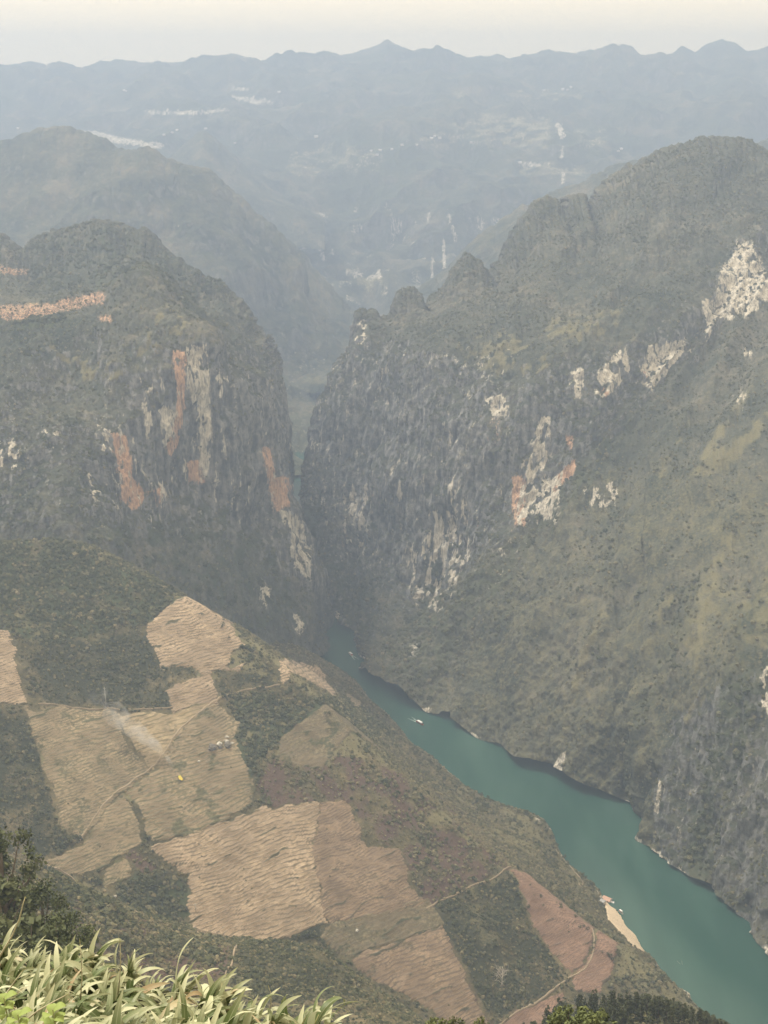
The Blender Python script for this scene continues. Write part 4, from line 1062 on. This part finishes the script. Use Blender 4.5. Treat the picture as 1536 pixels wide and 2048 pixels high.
def bare_tree(px, by, ty, seed, label, group=None):
    r = np.random.default_rng(seed); p, h = by_pixels(px, by, ty)
    t = link("bare_tree", None, None, tuple(p)); tag(t, label, "bare tree", group)
    MB().tube([(0, 0, -0.5), (0.02 * h, 0.01 * h, 0.45 * h), (0.0, 0.02 * h, 0.8 * h)], [0.030 * h, 0.022 * h, 0.010 * h], 6).build("trunk", M_PALEBARK, t, None, True)
    b = MB()
    for i in range(15):
        z0 = h * (0.25 + 0.5 * r.random()); a = r.random() * 6.283; L = h * (0.20 + 0.20 * r.random())
        e = np.array([math.cos(a) * L * 0.8, math.sin(a) * L * 0.8, z0 + L * 0.75])
        b.tube([(0.01 * h, 0.01 * h, z0), tuple(e * np.array([.5, .5, 1]) - np.array([0, 0, 0.2 * L])), tuple(e)], [0.014 * h, 0.010 * h, 0.005 * h], 5)
        for q in range(4):
            d = e + r.standard_normal(3) * 0.13 * h + np.array([0, 0, 0.06 * h]); b.tube([tuple(e * 0.9 + np.array([0, 0, z0 * 0.1])), tuple(d)], [0.006 * h, 0.004 * h], 4)
    b.build("branches", M_PALEBARK, t)
bare_tree(1372, 1966, 1924, 481, "pale bare tree on the shore, tallest of the leafless trees", "leafless trees by the river")
bare_tree(1412, 1992, 1962, 482, "pale leafless tree on the shore right of the tallest bare tree", "leafless trees by the river")
bare_tree(1438, 2012, 1984, 483, "small pale leafless tree nearest the bottom right shore", "leafless trees by the river")
bare_tree(1352, 1952, 1926, 484, "slender pale leafless tree left of the tallest bare tree", "leafless trees by the river")
bare_tree(1003, 1978, 1935, 485, "lone bleached dead tree standing in the dark brush plot")

# ------------------------------------------------------------------ boulders, pole, fire and smoke
M_ROCK = plain("pale boulder", (0.46, 0.44, 0.39), 0.9, 0.35, 0.6)
M_DROCK = plain("dark boulder", (0.16, 0.15, 0.13), 0.95, 0.35, 0.6)
def boulder(px, py, size, seed, mat, label):
    import bmesh
    bm = bmesh.new(); bmesh.ops.create_icosphere(bm, subdivisions=3, radius=0.5)
    for v in bm.verts:
        c = v.co * 2.2; k = 1 + 0.45 * float(noise3(np.array([c.x]), np.array([c.y]), np.array([c.z]), seed)[0]) + 0.2 * float(noise3(np.array([c.x * 3]), np.array([c.y * 3]), np.array([c.z * 3]), seed + 1)[0])
        v.co = Vector((v.co.x * k * 1.25, v.co.y * k, v.co.z * k * 0.85)) * size
    me = bpy.data.meshes.new("boulder"); bm.to_mesh(me); bm.free(); me.materials.append(mat)
    p = hit(px, py)[0]
    o = link("boulder", me, None, (p[0], p[1], p[2] + 0.25 * size)); o.rotation_euler = (0, 0, seed)
    tag(o, label, "boulder", "boulders in the straw field")
boulder(454, 1475, 3.0, 3, M_ROCK, "topmost small white boulder in the straw field")
boulder(453, 1484, 3.8, 5, M_ROCK, "white boulder right under the topmost one")
boulder(455, 1492, 5.6, 8, M_DROCK, "dark boulder below the white pair")
boulder(439, 1489, 4.4, 11, M_ROCK, "whitish boulder in the middle of the cluster")
boulder(441, 1496, 3.6, 13, M_DROCK, "small dark boulder in the middle of the cluster")
boulder(425, 1498, 6.2, 17, M_DROCK, "large dark boulder at the left end of the cluster")
boulder(464, 1487, 2.6, 19, M_ROCK, "small pale boulder at the right end of the cluster")
boulder(398, 1524, 2.2, 23, M_ROCK, "lone pale boulder in the dark weeds beside the fire")
boulder(714, 1862, 2.4, 27, M_ROCK, "whitish boulder on a ledge of the olive fallow field")
boulder(231, 1794, 1.8, 29, M_ROCK, "small white boulder beside the green thicket")

def pole(px, by, ty, label):
    p, h = by_pixels(px, by, ty); t = link("utility_pole", None, None, tuple(p)); tag(t, label, "utility pole")
    c = plain("weathered concrete", (0.42, 0.41, 0.37), 0.9)
    MB().tube([(0, 0, -1), (0, 0, h)], [0.34, 0.24], 8).build("post", c, t, None, True)
    MB().box((0, 0, h - 1.0), (2.6, 0.22, 0.22)).build("crossarm", c, t)
    for x in (-1.1, 0, 1.1): MB().tube([(x, 0, h - 0.9), (x, 0, h - 0.4)], [0.10, 0.06], 6).build("insulator", c, t)
pole(212, 1416, 1372, "slim pale utility pole in front of the dark thicket")
pole(391, 1822, 1806, "short pale post standing in the wavy tan field")

fp = hit(362, 1560)[0]
def flame_mat():
    m = NT("fire"); g = m.n('ShaderNodeTexCoord').outputs['Generated']
    z = m.n('ShaderNodeSeparateXYZ', {0: g}).outputs[2]
    c = m.mix(z, (1.0, 0.62, 0.08), (1.0, 0.80, 0.16))
    e = m.n('ShaderNodeEmission', {0: c, 1: 1.25}); m.t.links.new(e.outputs[0], m.out.inputs[0]); return m.mat
M_FIRE = flame_mat()
fire = link("fire", None, None, tuple(fp + np.array([0, 0, 0.6]))); tag(fire, "small bright yellow fire burning in the straw field", "fire")
for i, (dx, dy, h, w) in enumerate([(0, 0, 4.2, 1.25), (-1.0, 0.8, 3.4, 1.05), (-1.9, 1.7, 2.6, 0.8), (0.8, -0.6, 2.6, 0.9), (-0.6, -0.4, 2.9, 0.9)]):
    MB().tube([(dx, dy, -0.5), (dx + 0.1, dy, h * .25), (dx - 0.3, dy + .2, h * .6), (dx - 0.6, dy + .4, h)], [w * .7, w, w * .55, 0.05], 9).build("flame", M_FIRE, fire, None, True)
ash = MB().add(*leaf_cloud([(0, 0, 0.1)], [3.4], 140, 0.9, np.random.default_rng(5)))
ash.v = [(a, b, 0.15 * c - (0.30 * a - 0.44 * b) * 1.0) for a, b, c in ash.v]
ash.build("embers", plain("burnt stubble", (0.05, 0.045, 0.04)), fire)

def smoke():
    pts = [(360,1553,2.5,1.1), (348,1538,4.0,1.7), (336,1518,6.0,2.2), (318,1498,10.0,4.0), (285,1472,14.0,7.5), (252,1450,19.0,9.5), (224,1426,24.0,11.0), (200,1400,30.0,12.0), (186,1376,36.0,9.0)]
    P = []
    for px, py, up, rad in pts:
        q = hit(px, py + up * F / 1200.0 * 0.84)[0]; P.append(tuple(q + np.array([0, 0, up])))
    mb = MB().tube(P, [p[3] for p in pts], 14)
    mat = bpy.data.materials.new("smoke"); mat.use_nodes = True; t = mat.node_tree; t.nodes.clear()
    out = t.nodes.new('ShaderNodeOutputMaterial'); v = t.nodes.new('ShaderNodeVolumePrincipled')
    v.inputs['Color'].default_value = (0.86, 0.87, 0.90, 1)
    g = t.nodes.new('ShaderNodeNewGeometry'); n1 = t.nodes.new('ShaderNodeTexNoise'); n1.inputs['Scale'].default_value = 0.11; n1.inputs['Detail'].default_value = 3
    t.links.new(g.outputs['Position'], n1.inputs['Vector'])
    d = t.nodes.new('ShaderNodeVectorMath'); d.operation = 'DISTANCE'; d.inputs[1].default_value = P[0]; t.links.new(g.outputs['Position'], d.inputs[0])
    fall = t.nodes.new('ShaderNodeMapRange'); fall.inputs[1].default_value = 4; fall.inputs[2].default_value = 110; fall.inputs[3].default_value = 0.15; fall.inputs[4].default_value = 0.001
    t.links.new(d.outputs['Value'], fall.inputs[0])
    nr = t.nodes.new('ShaderNodeMapRange'); nr.inputs[1].default_value = 0.42; nr.inputs[2].default_value = 0.72; t.links.new(n1.outputs[0], nr.inputs[0])
    mu = t.nodes.new('ShaderNodeMath'); mu.operation = 'MULTIPLY'; t.links.new(fall.outputs[0], mu.inputs[0]); t.links.new(nr.outputs[0], mu.inputs[1])
    t.links.new(mu.outputs[0], v.inputs['Density']); t.links.new(v.outputs[0], out.inputs['Volume'])
    o = mb.build("smoke", mat); tag(o, "thin white smoke plume drifting up-slope from the fire", None, None, 'stuff')
smoke()

# ------------------------------------------------------------------ boats on the river
M_HULL = plain("white boat paint", (0.78, 0.78, 0.76), 0.4, 0.05)
M_RED = plain("red boat trim", (0.45, 0.08, 0.05), 0.5, 0.1)
M_ROOF = plain("pale canopy cloth", (0.80, 0.80, 0.80), 0.7, 0.05)
M_DECK = plain("boat deck boards", (0.28, 0.20, 0.13), 0.8, 0.2)
M_FOAM = plain("white water foam", (0.55, 0.66, 0.64), 0.6, 0.2)
def boat(px, py, length, heading, label, hull_mat, roof_mat, wake=0):
    p = at_height(px, py, 0.0); t = link("tour_boat", None, None, tuple(p)); t.rotation_euler = (0, 0, heading)
    tag(t, label, "boat", "boats on the river")
    L, W = length, length * 0.24; st = []
    for f, w, zk in ((-.5, .80, .0), (-.35, .95, -.35), (0, 1.0, -.4), (.3, .85, -.35), (.44, .45, -.1), (.5, .06, .35)):
        x = f * L; hw = W / 2 * w; top = 0.95 + (0.5 * max(0, f) ** 2 * 4)
        st.append([(x, -hw, top), (x, -hw * .75, zk), (x, 0, zk - .15), (x, hw * .75, zk), (x, hw, top)])
    V = [q for s in st for q in s]; Fs = []
    for i in range(len(st) - 1):
        for k in range(4): Fs.append((i * 5 + k, (i + 1) * 5 + k, (i + 1) * 5 + k + 1, i * 5 + k + 1))
    Fs.append((0, 1, 2, 3, 4))
    MB().add(V, Fs).build("hull", hull_mat, t, None, True)
    MB().add([(s[0][0], s[0][1] * .95, 0.7) for s in st] + [(s[4][0], s[4][1] * .95, 0.7) for s in st], [(i, i + 1, 6 + i + 1, 6 + i) for i in range(5)]).build("deck", M_DECK, t)
    MB().box((-.05 * L, 0, 2.75), (.62 * L, W * 1.02, .14)).box((-.05 * L, 0, 2.86), (.58 * L, W * .6, .10)).build("canopy", roof_mat, t)
    for x in (-.34, -.05, .24):
        for y in (-.44, .44): MB().tube([(x * L, y * W, .7), (x * L, y * W, 2.7)], [.06, .06], 6).build("canopy_post", hull_mat, t)
    MB().box((-.40 * L, 0, 1.3), (.10 * L, W * .6, 1.2)).build("engine_box", M_RED, t)
    for x in (-.2, -.02, .16): MB().box((x * L, 0, 1.0), (.05 * L, W * .8, .5)).build("bench", M_DECK, t)
    if wake:
        w = MB(); ww = np.random.default_rng(7)
        for side in (-1, 1):
            pts = [(-.5 * L - q * wake, side * (.3 * W + q * wake * .16), .03) for q in np.linspace(0, 1, 9)]
            for a, b in zip(pts[:-1], pts[1:]):
                f = (a[0] + .5 * L) / -wake; hw = .45 * (1.1 - f)
                w.add([(a[0], a[1] - hw, .03), (a[0], a[1] + hw, .03), (b[0], b[1] + hw * .9, .03), (b[0], b[1] - hw * .9, .03)], [(3, 2, 1, 0)])
        o = w.build("wake", M_FOAM); o.location = p; o.rotation_euler = (0, 0, heading); tag(o, "faint white wake trailing behind a boat", None, None, 'stuff')
boat(701, 1309, 11.5, math.radians(118), "small white boat in the shaded narrows upstream", M_HULL, M_ROOF, 15)
boat(840, 1447, 13.5, math.radians(-52), "white and red tour boat passing the bend of the river", M_RED, M_ROOF, 14)
boat(1242, 1826, 6.0, math.radians(-60), "little white boat moored at the sandy bank", M_HULL, M_ROOF)

# ------------------------------------------------------------------ buildings
M_WALL = plain("pale plaster", (0.66, 0.60, 0.52), 0.9, 0.12, 1.0)
M_WHITE = plain("white sheet roof", (0.62, 0.62, 0.62), 0.5, 0.05, 1.0)
M_TIN = plain("rusty pink roof", (0.52, 0.34, 0.26), 0.7, 0.2, 1.0)
M_GREY = plain("grey fibre roof", (0.36, 0.36, 0.36), 0.8, 0.15, 1.0)
M_DARKGLASS = plain("dark opening", (0.05, 0.05, 0.05), 0.4)
def house(loc, w, d, h, rz, roof, label, group, detail=True):
    t = link("farmhouse", None, None, tuple(loc)); t.rotation_euler = (0, 0, rz); tag(t, label, "house", group)
    MB().box((0, 0, h / 2 - 1.0), (w, d, h + 2.0)).build("wall", M_WALL, t)
    rh = 0.32 * d; V = []
    for x in (-w * .56, w * .56): V += [(x, -d * .60, h - .05 * d), (x, 0, h + rh), (x, d * .60, h - .05 * d), (x, d * .60, h - .05 * d - .25), (x, 0, h + rh - .25), (x, -d * .60, h - .05 * d - .25)]
    MB().add(V, [(0, 6, 7, 1), (1, 7, 8, 2), (2, 8, 9, 3), (3, 9, 10, 4), (4, 10, 11, 5), (5, 11, 6, 0), (0, 1, 2, 3, 4, 5), (11, 10, 9, 8, 7, 6)]).build("roof", roof, t)
    if detail:
        for x in (-.28, .28):
            MB().box((x * w, -d / 2 - .02, h * .55), (w * .16, .12, h * .32)).build("window", M_DARKGLASS, t)
        MB().box((0, -d / 2 - .02, h * .36), (w * .14, .14, h * .70)).build("door", M_DARKGLASS, t)
for px, py, w, d, h, rz, rf, lab in [(1214, 1803, 8, 5.5, 3.4, -0.7, M_TIN, "riverside hut with a pinkish roof at the landing"), (1222, 1809, 6, 4, 2.8, -0.5, M_WHITE, "white-roofed shed beside the pinkish hut"), (1206, 1806, 5, 4, 2.6, -0.9, M_GREY, "grey-roofed hut left of the landing")]:
    house(hit(px, py)[0], w, d, h, rz, rf, lab, "huts at the landing")

def on_loft(G, rows, px, py):
    g = G[:rows]; gx, gy = project(g); d = np.hypot(gx - px, gy - py)
    cand = np.argwhere(d < d.min() + 3.0); k = min(cand, key=lambda c: g[c[0], c[1], 1]); return g[k[0], k[1]]
FAR = [(345,263,"white house in the hamlet left of the pyramid peak"), (330,268,None), (352,258,None), (33,254,"isolated white house at the far left edge of the haze"), (253,181,"pale house on the far hilltop left of the range's middle"), (246,183,None),
       (760,302,"white house in the middle of the far terraces"), (738,300,None), (755,309,None), (780,298,None), (872,272,"white house with a bright roof on the far right terraces"), (880,274,None), (868,276,None), (800,290,None), (1134,177,"highest white house below the far skyline"), (1140,172,None), (1125,178,None),
       (468,288,"lone pale house right of the pyramid peak"), (630,275,None), (1040,328,None), (1238,302,None), (1245,300,None), (940,283,None), (835,292,None), (1085,182,None), (560,186,None), (410,255,None), (120,255,None)]
r = np.random.default_rng(520)
for i, (px, py, lab) in enumerate(FAR):
    q = on_loft(G_G, G_RR, px, py)
    s = 0.8 + 0.5 * r.random()
    house(q + np.array([0, 0, 1.5]), 11 * s, 8 * s, 4 * s, r.normal() * 0.3, [M_WHITE, M_WHITE, M_GREY][int(r.integers(3))], lab or "tiny pale farmhouse among the hazy far terraces", "farmhouses on the far slopes", False)

# ------------------------------------------------------------------ broad-leaved grass in front of the camera
def blade_mat():
    m = NT("pale grass blade")
    ob = m.n('ShaderNodeObjectInfo').outputs['Random']
    uvx = m.attr('across', out=2); al = m.attr('along', out=2)
    nz = m.noise(m.n('ShaderNodeTexCoord').outputs['Object'], 14.0, 3)
    c = m.mix(m.ramp(ob, 0.15, 0.95), (0.10, 0.145, 0.052), (0.62, 0.65, 0.44))
    c = m.mix(m.ramp(ob, 0.93, 0.97), c, (0.42, 0.30, 0.18))
    c = m.mix(m.math('MULTIPLY', m.ramp(al, 0.5, 1.0), 0.38), c, (0.56, 0.53, 0.36))
    c = m.mix(m.math('MULTIPLY', m.ramp(m.math('ABSOLUTE', uvx), 0.16, 0.0), 0.45), c, (0.50, 0.52, 0.36))
    c = m.mix(m.math('MULTIPLY', nz, 0.3), c, (0.10, 0.13, 0.05))
    d = m.n('ShaderNodeBsdfPrincipled', {'Base Color': c, 'Roughness': 0.5}); d.inputs['Specular IOR Level'].default_value = 0.4
    tr = m.n('ShaderNodeBsdfTranslucent', {0: c}); mx = m.n('ShaderNodeMixShader', {0: 0.28, 1: d.outputs[0], 2: tr.outputs[0]})
    m.t.links.new(mx.outputs[0], m.out.inputs[0]); return m.mat
M_BLADE = blade_mat()
M_STEM = plain("grass stem", (0.33, 0.33, 0.17), 0.7, 0.2, 8)
def blade_mesh(seed):
    r = np.random.default_rng(seed); L = 0.19 + 0.15 * r.random(); W = 0.011 + 0.011 * r.random(); n = 12
    droop = 1.0 + 1.9 * r.random(); a0 = math.radians(66 + 16 * r.random()); twist = r.normal() * 0.6; side = r.normal() * 0.10
    p = np.zeros(3); V, al, ac = [], [], []
    for i in range(n + 1):
        f = i / n; ang = a0 - droop * f ** 1.5
        if i: p = p + np.array([math.cos(ang), side * f, math.sin(ang)]) * L / n
        w = W * min(1.0, 0.45 + 3 * f) * (1 - f ** 3.2) * (1 + 0.08 * math.sin(9 * f + seed)) + 0.0006
        tw = twist * f; nrm = np.array([-math.sin(ang), 0, math.cos(ang)])
        acr = np.array([0, math.cos(tw), 0]) + nrm * math.sin(tw)
        for o in (-1, 0, 1):
            V.append(p + acr * w * o + nrm * (0.22 * w * abs(o))); al.append(f); ac.append(o)
    return mesh_np("leaf", V, grid_faces(n + 1, 3), M_BLADE, True, {'along': al, 'across': ac})
BLADES = [blade_mesh(600 + i) for i in range(14)]
def grass_plant(loc, scale, seed, label, upright=False, n=None):
    r = np.random.default_rng(seed)
    t = link("grass_plant", None, None, tuple(loc)); tag(t, label, "grass plant", "broad-leaved grass plants in the foreground")
    h = 0.16 * scale; lean = 0.05
    MB().tube([(0, 0, -0.25), (0, 0, 0), (lean * .5, 0, h * .6), (lean, 0, h)], [.006, .005, .004, .002], 5).build("stem", M_STEM, t, None, True)
    for i in range(n or int(r.integers(18, 25))):
        o = link("leaf", BLADES[int(r.integers(len(BLADES)))], t)
        f = r.random(); o.location = (lean * f ** 1.3, 0.0, h * (0.05 + 0.95 * f) - 0.05)
        az = r.normal() * 0.9 if r.random() < 0.62 else r.random() * 6.28      # most blades are blown to the right
        tilt = (-0.35 if upright and f > .6 else 0.0) + r.normal() * 0.14
        o.rotation_euler = (r.normal() * 0.2, tilt - 0.15 * f, az - 0.15)
        k = scale * (0.75 + 0.45 * r.random()); o.scale = (k, k, k)
GX = [-60, 0, 40, 90, 120, 160, 200, 225, 250, 300, 350, 400, 440, 462]
GY = [1900, 1900, 1898, 1884, 1905, 1896, 1888, 1905, 1925, 1950, 1945, 1966, 1985, 2005]
r = np.random.default_rng(640)
for row in range(6):
    for k in range(17):
        px = -50 + 33 * k + r.normal() * 9 + (16 if row % 2 else 0)
        if px > 470 - 3 * row: continue
        py = float(np.interp(px, GX, GY)) + 6 + 34 * row + r.normal() * 8
        if py > 2110: continue
        dist = (6.3 - 0.34 * row) * (1 - 0.15 * float(smooth(250, 420, px)))
        top = at_dist(px, py, dist); sc = 0.85 + 0.3 * r.random()
        where = "far edge of the clump" if row < 2 else "middle of the clump" if row < 4 else "nearest edge of the clump"
        grass_plant(top - np.array([0, 0, 0.27 * sc]), sc, 700 + row * 40 + k, "pale broad-leaved grass plant at the " + where + ["against the left frame edge", "below the big dark tree", "right of the dark tree", "near its right end"][min(3, max(0, int(px / 120)))].join([", ", ""]), row == 0)
for k, (px, py) in enumerate([(500, 1992), (512, 2012), (535, 1996), (560, 2004), (590, 2002), (615, 1990), (636, 2000), (480, 2030), (525, 2036), (575, 2034), (610, 2030), (645, 2014)]):
    top = at_dist(px, py, 5.2 - 0.1 * (k % 3)); sc = 0.8 + 0.2 * r.random()
    grass_plant(top - np.array([0, 0, 0.27 * sc]), sc, 990 + k, "pale grass plant in the small tuft right of the main clump", True, 7)

# the earth bank the grass grows from
bx = np.linspace(-3.4, 0.6, 40); by_ = np.linspace(2.2, 7.2, 40); BX, BY = np.meshgrid(bx, by_)
bz = HCAM - 4.10 - 0.476 * (BY - 4.6) + 0.05 * fbm(BX * 2, BY * 2, 0 * BX, 3, 651)  - 0.9 * smooth(-0.35, 0.15, BX) - 1.6 * smooth(0.0, 0.8, BY - 6.3 + 1.25 * smooth(-1.25, -0.85, BX))
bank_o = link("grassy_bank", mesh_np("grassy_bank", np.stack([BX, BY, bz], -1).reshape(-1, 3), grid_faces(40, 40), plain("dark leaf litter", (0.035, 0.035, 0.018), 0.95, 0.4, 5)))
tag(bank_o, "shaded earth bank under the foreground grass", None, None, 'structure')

def stalk(pts, rad, label):
    P = [at_dist(*p) for p in pts]; base = P[0]
    t = link("dry_stalk", None, None, tuple(base)); tag(t, label, "grass stalk", "dry stalks in the foreground")
    Q = [tuple(p - base) for p in P]
    MB().tube(Q, [rad * (1 - 0.6 * i / (len(Q) - 1)) for i in range(len(Q))], 6).build("stem", plain("dry straw stem", (0.46, 0.43, 0.30), 0.8, 0.15, 6), t, None, True)
    d = (P[-1] - P[-2]); MB().tube([Q[-1], tuple(np.array(Q[-1]) + d * 0.25)], [rad * 0.8, rad * 0.15], 5).build("tip", M_STEM, t)
stalk([(-20,1945,5.2),(4,1905,5.2),(24,1872,5.2),(38,1840,5.2),(46,1808,5.2),(50,1796,5.2)], 0.0055, "long thin dry stalk arching up at the left edge")
stalk([(-10,2016,4.9),(14,1986,4.9),(30,1962,4.9),(44,1944,4.9)], 0.0045, "short straw-coloured stalk crossing the grass at the left edge")
stalk([(40,2050,4.6),(75,2022,4.6),(110,2002,4.6),(132,1990,4.6)], 0.0045, "slanting straw stalk low in the grass")
stalk([(160,2010,5.4),(164,1960,5.4),(163,1925,5.4),(160,1886,5.4)], 0.004, "upright thin green stalk in the middle of the grass")
stalk([(236,1990,5.6),(240,1950,5.6),(241,1915,5.6),(240,1884,5.6)], 0.004, "upright green spike at the right of the main clump")
stalk([(535,2050,5.6),(542,2010,5.6),(541,1985,5.6),(537,1973,5.6)], 0.0035, "thin brown stalk above the small tuft")

def weed(px, py, dist, seed, label):
    r = np.random.default_rng(seed); p = at_dist(px, py, dist); t = link("leafy_weed", None, None, tuple(p - np.array([0, 0, .16]))); tag(t, label, "weed", "yellow-green weeds among the grass")
    mat = plain("yellow green weed leaf", (0.20, 0.26, 0.075), 0.6, 0.2, 20)
    MB().tube([(0, 0, -.1), (.01, 0, .08), (0, .01, .16)], [.004, .003, .002], 5).build("stem", M_STEM, t)
    for i in range(9):
        a = i * 2.4; z = .06 + .012 * i; L = .045 + .015 * r.random(); V, Fs = [], []
        for q in range(7):
            f = q / 6; w = .022 * math.sin(math.pi * min(.98, f * .92 + .06)); x = L * f; zz = z + .02 * math.sin(f * 2.6)
            for o in (-1, 0, 1): V.append((math.cos(a) * (x + .006) - math.sin(a) * o * w, math.sin(a) * (x + .006) + math.cos(a) * o * w, zz + .004 * abs(o)))
        for q in range(6):
            for o in (0, 1): Fs.append((q * 3 + o, q * 3 + 3 + o, q * 3 + 4 + o, q * 3 + 1 + o))
        MB().add(V, Fs).build("leaf", mat, t, None, True)
weed(104, 2022, 4.35, 661, "yellow-green leafy weed at the bottom of the grass clump")
weed(6, 1998, 4.6, 662, "yellow-green weed at the left frame edge")
weed(34, 2032, 4.4, 663, "yellow-green weed low at the left corner")
